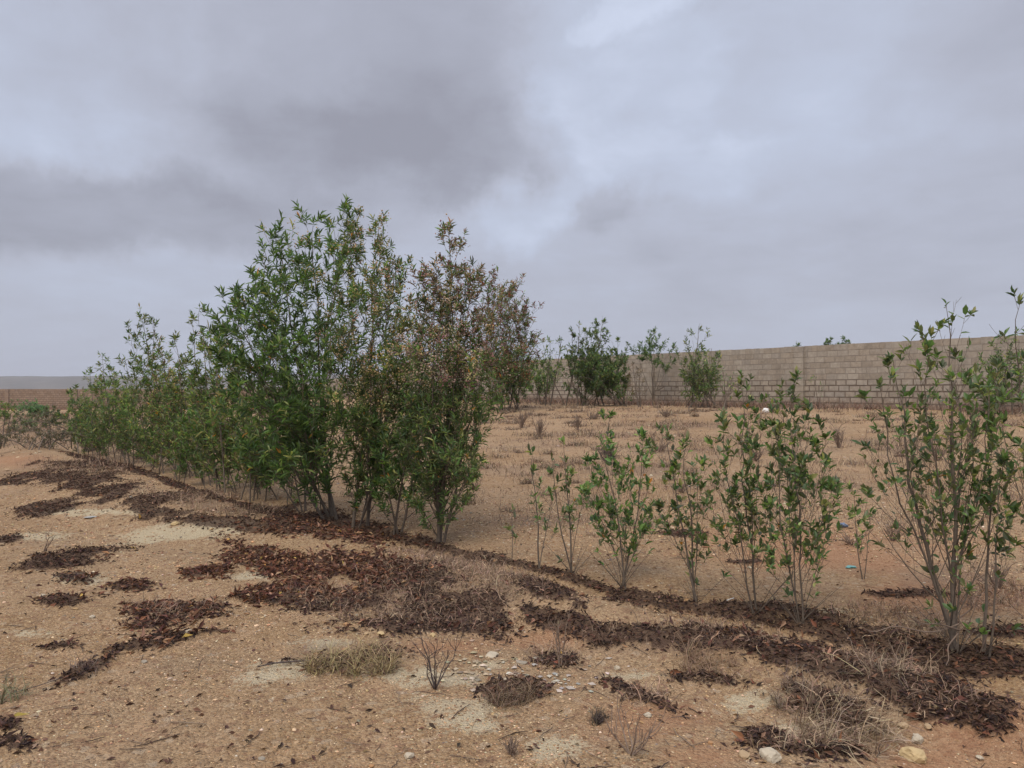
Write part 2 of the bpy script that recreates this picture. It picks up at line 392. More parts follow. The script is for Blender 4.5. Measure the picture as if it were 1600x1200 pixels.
# ground sheet
def axis(lo, hi, step, far_lo, far_hi, g=1.032):
    a = list(np.arange(lo, hi, step)); s = step
    while a[-1] < far_hi: s *= g; a.append(a[-1]+s)
    s = step; b = [a[0]]
    while b[-1] > far_lo: s *= g; b.append(b[-1]-s)
    return np.array(b[::-1][:-1]+a)
xs = axis(-5.5, 6.5, .04, -2600, 2600); ys = axis(2.3, 10.5, .04, -700, 3600)
XX, YY = np.meshgrid(xs, ys); X = XX.ravel(); Y = YY.ravel()
px, py, Z = masks_at(X, Y)
sel = np.where((px > -400) & (px < 2000) & (Y > 1) & (Y < 90))[0]
A = {}
for nm, l_, dd_, sh_ in (('litter', LITTER, .8, .35), ('pale', PALE, .7, .9), ('red', RED, .7, .9), ('grassy', GRASSY, .7, .8)):
    v = np.zeros(len(X)); v[sel] = mask(px[sel], py[sel], X[sel], Y[sel], l_, dd_, sh_); A[nm] = v
Z = Z+A['litter']*(.012+.02*np.clip(fbm(X, Y, 6, 3, 77)+.4, 0, 1))
# thin wind-blown litter and dry mats scattered over the far field
ff = ss(Y, 8, 14); far = np.clip((fbm(X, Y, .8, 4, 91)+.9*vn(X*.35, Y*1.2, 93)-.12)*1.7, 0, 1)*ff
A['grassy'] = np.maximum(A['grassy'], far*.75)
A['litter'] = np.maximum(A['litter'], np.clip((fbm(X, Y, 1.3, 4, 96)-.62)*3, 0, .8)*ff)
nx, ny = len(xs), len(ys)
ii = (np.arange(ny-1)[:, None]*nx+np.arange(nx-1)[None, :]).ravel()
me = raw_mesh('ground', np.stack([X, Y, Z], 1), [np.stack([ii, ii+1, ii+nx+1, ii+nx], 1)], True)
for k, v in A.items():
    a = me.attributes.new(k, 'FLOAT', 'POINT'); a.data.foreach_set('value', v.astype(np.float32))
tag(link('ground', me, M_ground), kind='structure')

# distant ridge of low hills
hx = np.linspace(-2400, 1800, 420); rows = 14; V = []
prof = 27+15*fbm(hx, hx*0, .0016, 3, 8)+3.2*fbm(hx, hx*0, .012, 3, 9)
prof = prof*(1-.5*ss(hx, -500, 600))
for j in range(rows):
    f = j/(rows-1); yy = 1150+380*f+20*fbm(hx, hx*0+j, .01, 3, 10)
    zz = -2+(prof+2)*(math.sin(f*math.pi*.5)**1.5)*(1+.25*fbm(hx, hx*0+j*40, .01, 3, 12)*(1-f))
    V.append(np.stack([hx, yy, zz], 1))
V.append(np.stack([hx, hx*0+2300, hx*0-2], 1))
n = len(hx); ii = (np.arange(rows)[:, None]*n+np.arange(n-1)[None, :]).ravel()
m, t, o = newmat('hill'); g_ = t.nodes.new('ShaderNodeTexCoord').outputs['Object']
nz = noise(t, g_, .02, 6, .6); principled(t, o, mixc(t, nz, (.05, .048, .045), (.20, .17, .135)), .95, None, .1)
tag(link('hills', raw_mesh('hills', np.concatenate(V), [np.stack([ii, ii+1, ii+n+1, ii+n], 1)], True), m), kind='structure')

# ------------------------------------------------------------ block walls
def wall(name, A_, B_, zt, label, tint, pil=7.7, pil0=0., courses=11, ch=.218, z0=.75):
    A_ = np.array(A_, float); B_ = np.array(B_, float); Ln = np.linalg.norm(B_-A_); d = (B_-A_)/Ln; nr = np.array([-d[1], d[0]])
    root = thing(name, (A_[0], A_[1], 0), label, 'wall')
    BX = {'block': [], 'mortar': [], 'pier': []}
    def box(key, s0, s1, o0, o1, z0, z1, j=0.):
        c = []
        for z in (z0, z1):
            for s_, o_ in ((s0, o0), (s1, o0), (s1, o1), (s0, o1)):
                p = d*s_+nr*o_
                q = np.array([p[0], p[1], z])
                if j: q = q+rng.uniform(-j, j, 3)
                c.append(q)
        BX[key].append(c)
    npan = int(math.ceil((Ln+pil0)/pil)); 
    for k in range(npan):
        s0 = max(0, k*pil-pil0); s1 = min(Ln, (k+1)*pil-pil0)
        if s1-s0 < .3: continue
        mid_ = A_+d*(s0+s1)/2; top = zt(mid_[0], mid_[1]); gb = float(T(*mid_))
        bot = min(float(T(*(A_+d*s0))), float(T(*(A_+d*s1))), gb)-.3
        box('mortar', s0, s1, -.096, .096, bot, top-.004)
        z = top
        for c_ in range(courses+3):
            h = ch; zc = z-h
            if zc < bot: break
            low = c_ >= 6
            bl = .205 if c_ == 0 else .405
            s_ = s0+(0 if c_ % 2 or c_ == 0 else -.2)+rng.uniform(-.03, .03)
            while s_ < s1:
                bw = bl*rng.uniform(.96, 1.04) if c_ else bl*rng.uniform(.9, 1.9)
                a0 = max(s_, s0+.003); a1 = min(s_+bw, s1-.003)
                if a1-a0 > .05:
                    g = .045 if low else .026
                    if c_ == 0: g = .012
                    pr = rng.uniform(.098, .104) if not low else rng.uniform(.099, .110)
                    box('block', a0+g/2, a1-g/2, -pr, pr, zc+g/2+.001, z-g/2-(0 if c_ else rng.uniform(-.018, -.004)), .007 if low else .0025)
                s_ += bw
            z = zc
        if k > 0 or pil0 > 0:
            pz = bot; zz = top-.02+rng.uniform(-.01, .01)
            while zz > bot:
                w_ = .2+rng.uniform(-.006, .006)
                box('pier', s0-w_, s0+w_, -.2, .2, max(bot, zz-.205), zz, .003); zz -= .218
            box('mortar', s0-.188, s0+.188, -.188, .188, bot, top-.03)
    base = np.array([0, 0, 0])
    fq = np.array([(0,3,2,1),(4,5,6,7),(0,1,5,4),(1,2,6,5),(2,3,7,6),(3,0,4,7)])
    for key, nm, mt in (('mortar', 'mortar_bed', mat_mortar('mortar_'+name, tint)), ('block', 'blockwork', mat_wall('block_'+name, tint, z0)), ('pier', 'pier', None)):
        if not BX[key]: continue
        if key == 'block': mblock = mt
        if key == 'pier':
            pm_ = mblock
            # one mesh per pier
            arr = BX['pier']; cur = [arr[0]]; groups = []
            for b_ in arr[1:]:
                if abs(b_[0][0]-cur[-1][0][0])+abs(b_[0][1]-cur[-1][0][1]) > .5: groups.append(cur); cur = []
                cur.append(b_)
            groups.append(cur)
            for g_2 in groups:
                V = np.array(g_2).reshape(-1, 3); f = (np.arange(len(g_2))*8)[:, None, None]+fq[None]
                link(nm, raw_mesh(nm, V, [f.reshape(-1, 4)]), pm_, root)
            continue
        V = np.array(BX[key]).reshape(-1, 3); f = (np.arange(len(BX[key]))*8)[:, None, None]+fq[None]
        link(nm, raw_mesh(nm, V, [f.reshape(-1, 4)]), mt, root)
    return root
def zt_long(x, y): return 3.16 if y < 47 else 3.16-1.72*float(ss(y, 47, 82))
wl_d = np.array([-14, 18.7])/23.36
P0 = np.array([1.8, 41.7]); PC = P0+wl_d*50.3
PR = P0-wl_d*36.5
s_pil = np.linalg.norm(np.array([11.28, 29.04])-PR)
pil0 = 7.7-(s_pil % 7.7)
wall('block_wall', PR, PC, zt_long, 'long grey concrete block wall running behind the saplings and rising to the right', (1, 1, 1), 7.7, pil0)
wall('block_wall', PC+np.array([-.3, .2]), (-84, 83.5), lambda x, y: 1.50, 'far brownish block wall at the left edge below the hills', (.80, .68, .62), 7.7, 3.4, 10, .23, -.8)

# ------------------------------------------------------------ trees and shrubs
GREEN = [(.104,.178,.064),(.145,.235,.080),(.070,.118,.054),(.205,.285,.095),(.30,.31,.13),(.50,.22,.05)]
OLIVE = [((.16,.18,.085), .25), ((.11,.13,.07), .25)]
def palette(dark=.3, mid=.4, light=.15, yellow=.05, orange=.006, extra=None):
    cols = list(GREEN); w_ = [mid, light+.1, dark, light, yellow, orange]
    if extra:
        for c_, ww in extra: cols.append(c_); w_.append(ww)
    return cols, w_
def bez(p0, p1, p2, p3, n):
    t_ = np.linspace(0, 1, n)[:, None]
    return (1-t_)**3*p0+3*(1-t_)**2*t_*p1+3*(1-t_)*t_*t_*p2+t_**3*p3
def plant(name, base, tips, label, cat='shrub', group='planted row of young trees', seed=1, r0=.02, bend=.25, branch_gap=.09,
          blen=.5, t0=.15, shape='cone', twigs=3, leaf=.085, lw=.30, rosette=7, along=0, lod=0, pal=None, seeds=0, seed_top=.5,
          seedcol=None, ang=(30, 55), bare_top=0., parts=('trunk', 'crown'), base_spread=.04, keep=1.0, droop=0., rmin=.0016, seedr=.0085, hvar=.35, clump=0, suckers=0, nmain=3, rosang=80, wig=1., topcol=None, topf=.5):
    r = np.random.default_rng(seed)
    base = np.array(base, float); root = thing(name, tuple(base), label, cat, group)
    tb = Tubes(); LP = []; LD = []; LT = []; SP = []
    H = max(t_[2] for t_ in [np.array(q) for q in tips])-base[2]
    def leafs(P, frac0, cnt_tip, cnt_along):
        n = len(P); tl = P[-1]; dr = unit(P[-1]-P[-2])
        k = int(cnt_tip*r.uniform(.55, 1.2)) if cnt_tip else 0; dz = r.uniform(-.25, .22)
        if k > 0:
            a = r.uniform(0, 6.28)+np.arange(k)*2.4; b = np.radians(np.linspace(12, rosang, k)+r.normal(0, 10, k))
            rf = np.array([.3, .5, .8]) if abs(dr[2]) < .9 else np.array([1, .2, 0])
            u = unit(np.cross(dr, rf)); v = np.cross(dr, u)
            D = dr*np.cos(b)[:, None]+(u*np.cos(a)[:, None]+v*np.sin(a)[:, None])*np.sin(b)[:, None]
            D[:, 2] += .10-droop+dz
            LP.append(tl-dr*(np.linspace(0, .05, k)[:, None])*(leaf/.085)); LD.append(D); LT.append(np.full(k, (tl[2]-base[2])/H))
        if cnt_along > 0:
            u_ = r.uniform(frac0, 1, cnt_along)*(n-1); i = np.minimum(u_.astype(int), n-2); f = (u_-i)[:, None]
            p = P[i]*(1-f)+P[i+1]*f; tg = unit(P[i+1]-P[i])
            rnd = unit(r.normal(0, 1, (cnt_along, 3))); rnd = unit(rnd-tg*(rnd*tg).sum(1, keepdims=True))
            b = np.radians(r.uniform(25, 75, cnt_along))[:, None]
            D = tg*np.cos(b)+rnd*np.sin(b); D[:, 2] += .12-droop
            LP.append(p); LD.append(D); LT.append((p[:, 2]-base[2])/H)
    paths = []
    for si, tip in enumerate(tips):
        tip = np.array(tip, float)
        if si >= nmain and paths:
            mp = paths[r.integers(0, len(paths))]; q0 = mp[max(1, int(len(mp)*r.uniform(.06, .30)))]; sb = q0.copy(); thin = .55
            if tip[2]-sb[2] < .3: sb = mp[1].copy()
        else: thin = 1.; sb = None
        if sb is None: sb = base+np.array([r.uniform(-1, 1), r.uniform(-1, 1), 0])*base_spread; sb[2] = base[2]-.04 if thin == 1. else sb[2]
        L_ = np.linalg.norm(tip-sb); hd = tip-sb; hd[2] = 0
        p1 = sb+hd*bend*1.2+np.array([0, 0, L_*.25]); p2 = sb+hd*(.85)+np.array([0, 0, L_*.62])+r.normal(0, .03*L_, 3)
        n = max(8, int(L_/.12)); P = bez(sb, p1, p2, tip, n)
        wob = r.normal(0, .010*wig*L_, (n, 3)); wob = (wob+np.roll(wob, 1, 0)+np.roll(wob, 2, 0))/2.2; wob[0] = 0; wob[-1] = 0; P = P+wob*np.linspace(0, 1, n)[:, None]
        paths.append(P) if thin == 1. else None; rs = r0*thin*min(1.2, (L_/H)**1.2)*(.8+.4*r.random()); tt = np.linspace(0, 1, n)
        tb.add(P, rs*(1-tt)**.8+rmin, 7 if r0 > .012 and lod == 0 else 4)
        leafs(P, .9, 0 if bare_top else rosette, 0)
        nb = max(3, int(L_*(1-t0)/branch_gap)); az = r.uniform(0, 6.28)
        for k in range(nb):
            t_ = t0+(1-t0)*(k+r.random())/nb
            if t_ > .985: continue
            i = t_*(n-1); i0 = min(int(i), n-2); f = i-i0; p = P[i0]*(1-f)+P[i0+1]*f; tg = unit(P[i0+1]-P[i0])
            az += 2.4+r.normal(0, .4)
            rad = np.array([math.cos(az), math.sin(az), 0]); rad = unit(rad-tg*np.dot(rad, tg))
            a_ = math.radians(r.uniform(*ang))
            if shape == 'cone': sl = (1-t_)**.75+.12
            elif shape == 'oval': sl = math.sin(math.pi*min(1, max(.05, (t_-t0)/(1-t0)*.85+.12)))**.8+.1
            elif shape == 'top': sl = .25+.9*math.sin(math.pi*min(1, t_*.95))**1.5
            else: sl = .8
            bl = blen*sl*r.uniform(1-hvar, 1+hvar)*min(1.15, (L_/H)**.5)
            d0 = tg*math.cos(a_)+rad*math.sin(a_); q1 = p+d0*bl*.45; q2 = p+d0*bl*.8+np.array([0, 0, (.18-droop)*bl]); q3 = q2+(d0*.25+np.array([0, 0, .22-droop]))*bl
            m_ = 6; B = bez(p, q1, q2, q3, m_); rb = max(rmin*1.1, rs*(1-t_)**.8*.38*min(1, bl/.4))
            tb.add(B, np.linspace(rb, rmin*.8, m_), 4 if lod == 0 else 3)
            if bare_top and t_ > 1-bare_top:
                if r.random() > keep*.5: continue
            leafs(B, .35, rosette if r.random() < keep else 0, along)
            if seeds and r.random() < seeds and (q3[2]-base[2])/H > 1-seed_top: SP.append(q3)
            for q in range(int(twigs*min(1.4, bl/blen+.35)+r.random())):
                u_ = r.uniform(.25, .9)*(m_-1); j = min(int(u_), m_-2); g = u_-j; s_ = B[j]*(1-g)+B[j+1]*g
                bt = unit(B[j+1]-B[j]); rn = unit(r.normal(0, 1, 3)+np.array([0, 0, .3])); dv = unit(bt*.8+rn*.75+np.array([0, 0, .35-droop])); tl = bl*r.uniform(.22, .5)
                Tw = bez(s_, s_+dv*tl*.4, s_+dv*tl*.75+np.array([0, 0, .05*tl]), s_+dv*tl+np.array([0, 0, (.15-droop)*tl]), 4)
                tb.add(Tw, np.linspace(rmin*1.0, rmin*.7, 4), 3)
                if r.random() < keep: leafs(Tw, .2, rosette, along)
                if seeds and r.random() < seeds and (Tw[-1][2]-base[2])/H > 1-seed_top: SP.append(Tw[-1])
    for k in range(suckers):
        a = r.uniform(0, 6.28); ln = r.uniform(.15, .45); e = base+np.array([math.cos(a)*ln*.7, math.sin(a)*ln*.7, ln*.8])
        P = bez(base, base+(e-base)*.3+np.array([0, 0, .02]), base+(e-base)*.7, e, 5); tb.add(P, np.linspace(rmin*2.2, rmin, 5), 4)
        if r.random() < .5: leafs(P, .5, rosette, 0)
    link(parts[0], tb.mesh(parts[0], base), M_bark, root)
    if LP:
        LP = np.concatenate(LP); LD = np.concatenate(LD); LT = np.concatenate(LT); n = len(LP)
        cols, wt = pal or palette(); col = pick(n, cols, wt, .2, r)
        if topcol:
            tm = (LT > topcol[0]+r.normal(0, .10, n)) & (r.random(n) < topf)
            col = np.where(tm[:, None], pick(n, topcol[1], [1]*len(topcol[1]), .2, r), col)
        sz = leaf*np.clip(r.normal(1, .28, n), .4, 1.6)
        # leaves get a little paler and yellower where the plant is old (noise clumps)
        g = np.clip(1+.55*fbm(LP[:, 0]+LP[:, 2]*.7, LP[:, 1]+LP[:, 2], 2.2, 2, seed), .6, 1.5)[:, None]
        link(parts[1], leaves_mesh(parts[1], LP, LD, sz, lw*r.uniform(.8, 1.2, n), np.clip(col*g, 0, .9), lod, base, curl=.12, r=r), M_leaf, root)
    if SP:
        SPa = np.array(SP); k = 18; P = np.repeat(SPa, k, 0)+r.normal(0, 1, (len(SPa)*k, 3))*np.array([.028, .028, .035])*(leaf/.06)
        cc = pick(len(SPa), *(seedcol or ([(.46,.33,.15),(.38,.32,.17),(.40,.27,.17),(.25,.13,.09)], [5, 4, 2, 1])), r=r)
        cc = np.repeat(cc, k, 0)*(1+r.normal(0, .15, (len(SPa)*k, 1)))
        tag(link('seed_heads', blobs_mesh('seed_heads', P, seedr*r.uniform(.6, 1.3, len(P)), np.clip(cc, .01, .8), .3, base, r=r), M_stalk, root), kind='stuff')
    return root, (0 if not len(LP) else len(LP))
def tipsat(base, lst):
    return [tuple(AT(u, v, base[1]+dy)) for u, v, dy in lst]
CNT = 0
def mk(name, bpx, tl, label, **kw):
    global CNT
    b = G(*bpx); r_, n_ = plant(name, b, tipsat(b, tl), label, **kw); CNT += n_; return r_

SAP = dict(cat='sapling', group='young saplings planted in the litter furrow on the right', leaf=.045, lw=.50, rosette=6, twigs=3, lod=0, hvar=.5, rosang=62, ang=(22, 50), nmain=2, wig=2.0, rmin=.0012, along=1,
           pal=palette(.30, .25, .08, .12, .006, OLIVE))
mk('sapling', (1497,1022), [(1478,475,.05),(1395,560,.15),(1440,520,-.15),(1520,640,.2),(1375,600,-.1),(1545,600,-.2),(1500,560,.3)],
   'tallest open sapling with a thick forked grey trunk near the right edge', seed=11, r0=.016, blen=.50, branch_gap=.066, t0=.12, suckers=14, keep=.55, **SAP)
mk('sapling', (1645,1015), [(1595,470,0),(1640,430,.3),(1560,600,.2),(1680,500,0),(1600,560,-.2)],
   'tall sapling cut off by the right edge of the picture', seed=12, r0=.010, blen=.36, branch_gap=.10, t0=.2, keep=.5, suckers=5, **SAP)
mk('sapling', (1535,1030), [(1545,600,.1),(1575,700,-.1)],
   'slim pale-stemmed sapling just right of the thick forked trunk', seed=13, r0=.009, blen=.25, branch_gap=.09, t0=.3, keep=.75, suckers=5, **SAP)
mk('sapling', (1248,978), [(1240,590,.1),(1205,640,-.1),(1285,670,.1),(1222,600,.2),(1300,760,-.1),(1265,640,.1)],
   'bushy sapling of several upright stems, second clump left of the thick forked trunk', seed=14, r0=.007, blen=.30, branch_gap=.055, t0=.12, keep=.58, suckers=8, **SAP)
mk('sapling', (1182,962), [(1158,585,.1),(1130,655,-.1),(1190,625,.1),(1170,700,-.1),(1122,745,0)],
   'thin leaning sapling with light stems, immediately left of the bushy many-stemmed one', seed=15, r0=.0068, blen=.30, branch_gap=.06, t0=.15, keep=.58, suckers=6, **SAP)
mk('sapling', (1090,945), [(1040,668,.1),(1075,685,.1),(1100,720,-.1),(1030,790,-.1)],
   'sapling whose trunk forks low into three bare stems, middle of the sapling row', seed=16, r0=.0085, blen=.28, branch_gap=.07, t0=.2, keep=.6, suckers=6, **SAP)
mk('sapling', (972,920), [(953,650,.1),(1005,680,.15),(915,770,-.1),(1010,800,0),(925,720,.1)],
   'leafy green sapling with a straight pointed leader, fullest of the small ones', seed=17, r0=.007, blen=.32, branch_gap=.055, t0=.12, keep=.75, suckers=10,
   **{**SAP, 'pal': palette(.3, .5, .14, .03, .006)})
mk('sapling', (895,900), [(880,690,.1),(862,715,-.1),(915,760,.1)],
   'spindly sapling with few dark leaves, left of the leafy pointed one', seed=18, r0=.008, blen=.22, branch_gap=.085, t0=.3, keep=.55, suckers=6, **SAP)
mk('sapling', (845,892), [(832,705,.05),(860,770,.1)],
   'almost bare whip of a sapling at the left end of the thin saplings', seed=19, r0=.007, blen=.18, branch_gap=.11, t0=.35, keep=.4, **SAP)
mk('sapling', (803,880), [(800,795,.0)], 'tiny leafless seedling stalk between the green clump and the thin saplings', seed=20, r0=.004, blen=.1, branch_gap=.09, t0=.3, keep=.3, **SAP)
# scattered saplings farther back on the right
mk('sapling', (1345,905), [(1335,770,0),(1360,800,0)], 'small leafy seedling standing behind the furrow beside the blue plastic scrap', seed=21, r0=.006, blen=.2, branch_gap=.1, t0=.3, keep=.6, **SAP)

ROW = dict(cat='tree', group='dense row of bushy trees', lod=0)
mk('bushy_tree', (517,812), [(432,360,.3),(490,345,.5),(372,480,.3),(352,520,.1),(400,455,.2),(410,430,-.3),(455,400,.0),(380,500,-.5),(520,380,-.2),(530,345,.9),(350,560,-.5),(470,520,-.9),(560,470,-.5),(372,620,-.9),(400,720,-.8),(395,480,-.3),(430,680,-1),(480,640,-1),(450,740,-.9),(340,660,-.7),(365,480,.2)],
   'tallest dense green tree with several dark trunks in the middle of the row', seed=31, base_spread=.13, r0=.022, blen=.56, branch_gap=.145, t0=.08, twigs=3, leaf=.085, lw=.22, rosette=9, along=3, nmain=4,
   pal=palette(.38, .42, .10, .04, .004), seeds=.05, seed_top=.35, hvar=.35, shape='oval', **ROW)
mk('bushy_tree', (560,828), [(592,345,.5),(612,400,.3),(640,560,-.4),(560,640,-.5),(620,680,-.4),(520,700,-.5),(545,350,.9),(632,510,.0),(585,440,-.4),(645,590,.1),(610,560,-.6),(540,560,-.5),(660,640,-.3)],
   'tall tree speckled with golden seed heads beside the tallest green one', seed=32, base_spread=.10, r0=.020, blen=.52, branch_gap=.10, t0=.10, twigs=4, leaf=.066, lw=.22, rosette=7, along=4, nmain=3,
   pal=palette(.30, .36, .10, .14, .01, OLIVE), seeds=.42, seed_top=.62, shape='oval', **ROW)
mk('bushy_tree', (687,850), [(702,380,.4),(728,440,.2),(682,440,.0),(745,530,.1),(672,520,-.3),(690,470,.6),(715,560,-.3),(755,640,-.1),(655,640,-.3),(740,720,-.4),(620,700,-.2),(700,720,-.5),(640,780,-.3)],
   'tree with a pointed reddish seeding top and leaning brown stems, right of the tallest clump', seed=33, r0=.020, blen=.50, branch_gap=.075, t0=.08, twigs=4, leaf=.060, lw=.23, rosette=7, along=4, nmain=4,
   pal=palette(.40, .28, .07, .10, .012, OLIVE), topf=.40, topcol=(.62, [(.26,.19,.15),(.17,.10,.09),(.32,.24,.20),(.12,.14,.08)]), seeds=.55, seed_top=.5, seedcol=([(.38,.29,.20),(.34,.24,.20),(.24,.12,.11),(.40,.30,.16)], [4, 4, 3, 2]), shape='oval', **ROW)
mk('bushy_tree', (620,838), [(630,620,.0),(655,660,.1),(595,680,-.1)],
   'low leafy tree squeezed between the seeding tree and the leaning brown stems', seed=34, r0=.014, blen=.34, branch_gap=.07, t0=.15, twigs=3, leaf=.07, lw=.26, rosette=8, along=5, pal=palette(.3, .45, .12, .06, .006), **ROW)
mk('bushy_tree', (475,800), [(440,640,.1),(470,620,.2),(400,690,-.1)],
   'short thin-stemmed green tree at the left foot of the tallest tree', seed=35, r0=.012, blen=.40, branch_gap=.08, t0=.25, twigs=3, leaf=.085, lw=.25, rosette=9, along=4, pal=palette(.3, .45, .15, .05, .006), **ROW)
LEFT = dict(lod=1, twigs=3, nmain=6, base_spread=.42, leaf=.078, lw=.29, rosette=6, along=2, hvar=.45)
rowL = [((425,788),[(395,560,.2),(430,600,.4),(372,640,-.2),(410,700,-.3)], 'slender green tree filling the gap just left of the tallest tree', 36, .38, None),
 ((385,778),[(350,505,.3),(335,520,.5),(365,560,0),(340,620,-.2),(385,640,.1)], 'greyish seeding tree left of the tallest clump', 37, .42, 's'),
 ((350,768),[(312,480,.2),(300,495,.4),(330,520,.6),(290,560,0),(340,600,-.3)], 'tree with two tufted leaders against the sky', 38, .42, None),
 ((318,758),[(275,520,.3),(300,560,.4),(262,600,0),(320,620,-.2)], 'dull green thin-stemmed tree below the two tufted leaders', 39, .42, None),
 ((285,748),[(250,530,.4),(240,560,.2),(270,600,-.2),(285,620,.1)], 'dense tree just right of the wide-topped one', 40, .5, 's'),
 ((255,738),[(218,480,.3),(238,500,.5),(200,510,.2),(230,560,-.3),(255,590,0)], 'wide-topped tree, tallest of the left part of the row', 41, .55, None),
 ((228,731),[(195,560,.4),(210,590,.1),(180,600,0),(235,640,-.2)], 'bright green bushy tree left of the wide-topped one', 42, .5, None),
 ((203,724),[(160,555,.3),(172,575,.5),(150,590,0),(190,620,-.2)], 'small peaked tree near the left end of the row', 43, .5, None),
 ((175,718),[(140,580,.4),(130,610,0),(165,620,.2)], 'round green bush, third from the left end of the row', 44, .5, None),
 ((150,712),[(118,608,.3),(135,630,.2),(105,640,.1)], 'low tree, second from the left end of the row', 45, .45, None),
 ((128,706),[(108,612,.2),(95,650,.1),(125,650,.1)], 'last and palest little tree at the far left end of the row', 46, .4, None)]
for b_, tl, lab, sd_, bl_, ty in rowL:
    rr_ = random.Random(sd_)
    hpx = b_[1]-tl[0][1]
    tl = tl[:2]+[(b_[0]+rr_.uniform(-.22, .22)*hpx, b_[1]-hpx*rr_.uniform(.18, .85), rr_.uniform(-.6, .6)) for _ in range(8)]+tl[2:]
    pal_ = palette(.30, .42, .16, .15, .006, OLIVE+[((.22,.18,.11), .12)]) if ty is None else palette(.25, .30, .10, .25, .01, [((.20,.16,.11), .35)])
    mk('bushy_tree', b_, tl, lab, seed=sd_, r0=.011, blen=bl_*.85, branch_gap=.12, t0=.02, pal=pal_, seeds=.15 if ty else 0, **{**ROW, **LEFT})

# trees and shrubs by the wall
W = dict(group='shrubs growing along the block wall', lod=1, r0=.03, rmin=.004, branch_gap=.17, seedr=.02, nmain=20, base_spread=.45)
mk('bushy_tree', (795,641), [(775,455,.0),(790,470,1),(812,490,.5),(760,500,-.5),(800,560,-1),(755,560,0),(820,540,.5),(775,580,-1),(815,590,-.6),(745,600,.4),(790,600,-1.2)],
   'far tree with red and golden seed heads at the right end behind the clump', topf=.36, seed=51, blen=1.25, t0=.06, twigs=4, leaf=.15, lw=.26, rosette=7, along=5, topcol=(.40, [(.25,.16,.13),(.22,.08,.07),(.30,.22,.17),(.15,.10,.09)]), cat='tree',
   pal=palette(.40, .34, .08, .08, .01, [((.18,.06,.05), .05)]), seeds=.45, seed_top=.75, seedcol=([(.30,.20,.10),(.20,.06,.045),(.25,.17,.12)], [4, 3, 3]), shape='oval', **W)
mk('shrub', (850,632), [(848,565,0),(835,575,.5),(862,580,0),(842,590,-.5)], 'light green upright shrub left of the big dark one at the wall', seed=52, blen=.8, t0=.03, twigs=3, leaf=.14, lw=.3, rosette=6, along=6, pal=palette(.25, .4, .2, .15, .0), **W)
mk('shrub', (868,634), [(858,530,0),(875,528,.5),(850,545,0)], 'sparse half-bare shrub reaching over the wall beside the big dark one', seed=53, blen=.55, t0=.25, twigs=2, leaf=.14, lw=.3, rosette=4, along=1, keep=.6, pal=palette(.5, .2, .05, .2, .0), **W)
mk('shrub', (935,634), [(940,500,0),(905,530,.5),(965,535,0),(920,550,-.6),(950,560,-.8),(975,560,.3),(890,560,.2),(935,580,-1),(900,590,-.5),(965,590,-.8),(915,515,.3),(885,600,.2),(978,600,.2),(925,575,-1),(950,590,-1.2),(910,560,-.8)],
   'widest dark green shrub at the wall with a thin bare top', seed=54, blen=1.0, t0=.02, twigs=4, leaf=.13, lw=.34, rosette=7, along=8, bare_top=.30, keep=.95, pal=palette(.6, .30, .05, .06, .0, OLIVE), shape='cone', **{**W, 'base_spread': 1.3})
mk('shrub', (900,634), [(893,515,0),(905,505,.5),(885,545,0)], 'wispy shrub poking up left of the widest dark shrub', seed=55, blen=.6, t0=.3, twigs=2, leaf=.14, lw=.3, rosette=4, along=1, keep=.5, pal=palette(.5, .2, .05, .2, .0), **W)
mk('small_tree', (1020,634), [(1015,545,0),(1035,556,.4),(1000,556,0),(1040,575,0),(1022,548,-.4)], 'little tree with a single thin trunk and dark top at the wall', seed=56, blen=.8, t0=.62, twigs=4, leaf=.13, lw=.3, rosette=7, along=7, cat='tree', pal=palette(.55, .4, .05, .02, .0), shape='flat', **{**W, 'base_spread': .02, 'nmain': 1})
mk('shrub', (992,636), [(988,570,0),(1000,580,.4),(980,590,0)], 'brown dried shrub between the widest dark shrub and the little tree', seed=57, blen=.6, t0=.02, twigs=3, leaf=.10, lw=.3, rosette=3, along=2, keep=.7, pal=([(.19,.13,.09),(.12,.10,.06)], [1, 1]), **W)
mk('shrub', (1098,637), [(1094,505,0),(1080,540,.4),(1112,545,0),(1070,570,-.4),(1120,575,.3),(1095,590,-.6),(1075,600,-.5),(1115,605,-.3),(1085,560,-.3),(1105,575,.4),(1064,590,.2)],
   'grey-green shrub with a bare spire above the wall', seed=58, blen=.95, t0=.03, twigs=4, leaf=.12, lw=.3, rosette=5, along=5, bare_top=.34, keep=.85, pal=palette(.35, .25, .1, .2, .0, OLIVE), shape='cone', **{**W, 'base_spread': .8})
mk('shrub', (1135,640), [(1128,575,0),(1145,585,0)], 'thin straggly shrub right of the bare-spired one', seed=59, blen=.5, t0=.15, twigs=2, leaf=.12, lw=.3, rosette=3, along=1, keep=.5, pal=palette(.4, .3, .1, .3, .0), **W)
mk('shrub', (1560,648), [(1545,565,0),(1530,580,.3),(1575,560,0),(1590,580,.3),(1555,590,-.4),(1575,530,.2)], 'grey-green shrub against the wall behind the rightmost saplings', seed=60, blen=.6, t0=.08, twigs=3, leaf=.11, lw=.3, rosette=5, along=5, keep=.9, pal=palette(.4, .35, .1, .12, .0), shape='oval', **W)
mk('sapling', (1290,640), [(1272,590,0),(1284,600,0)], 'single faint sapling against the wall right of the pier', seed=61, blen=.3, t0=.4, twigs=1, leaf=.09, lw=.3, rosette=3, cat='sapling', **{**W, 'r0': .012, 'rmin': .003})
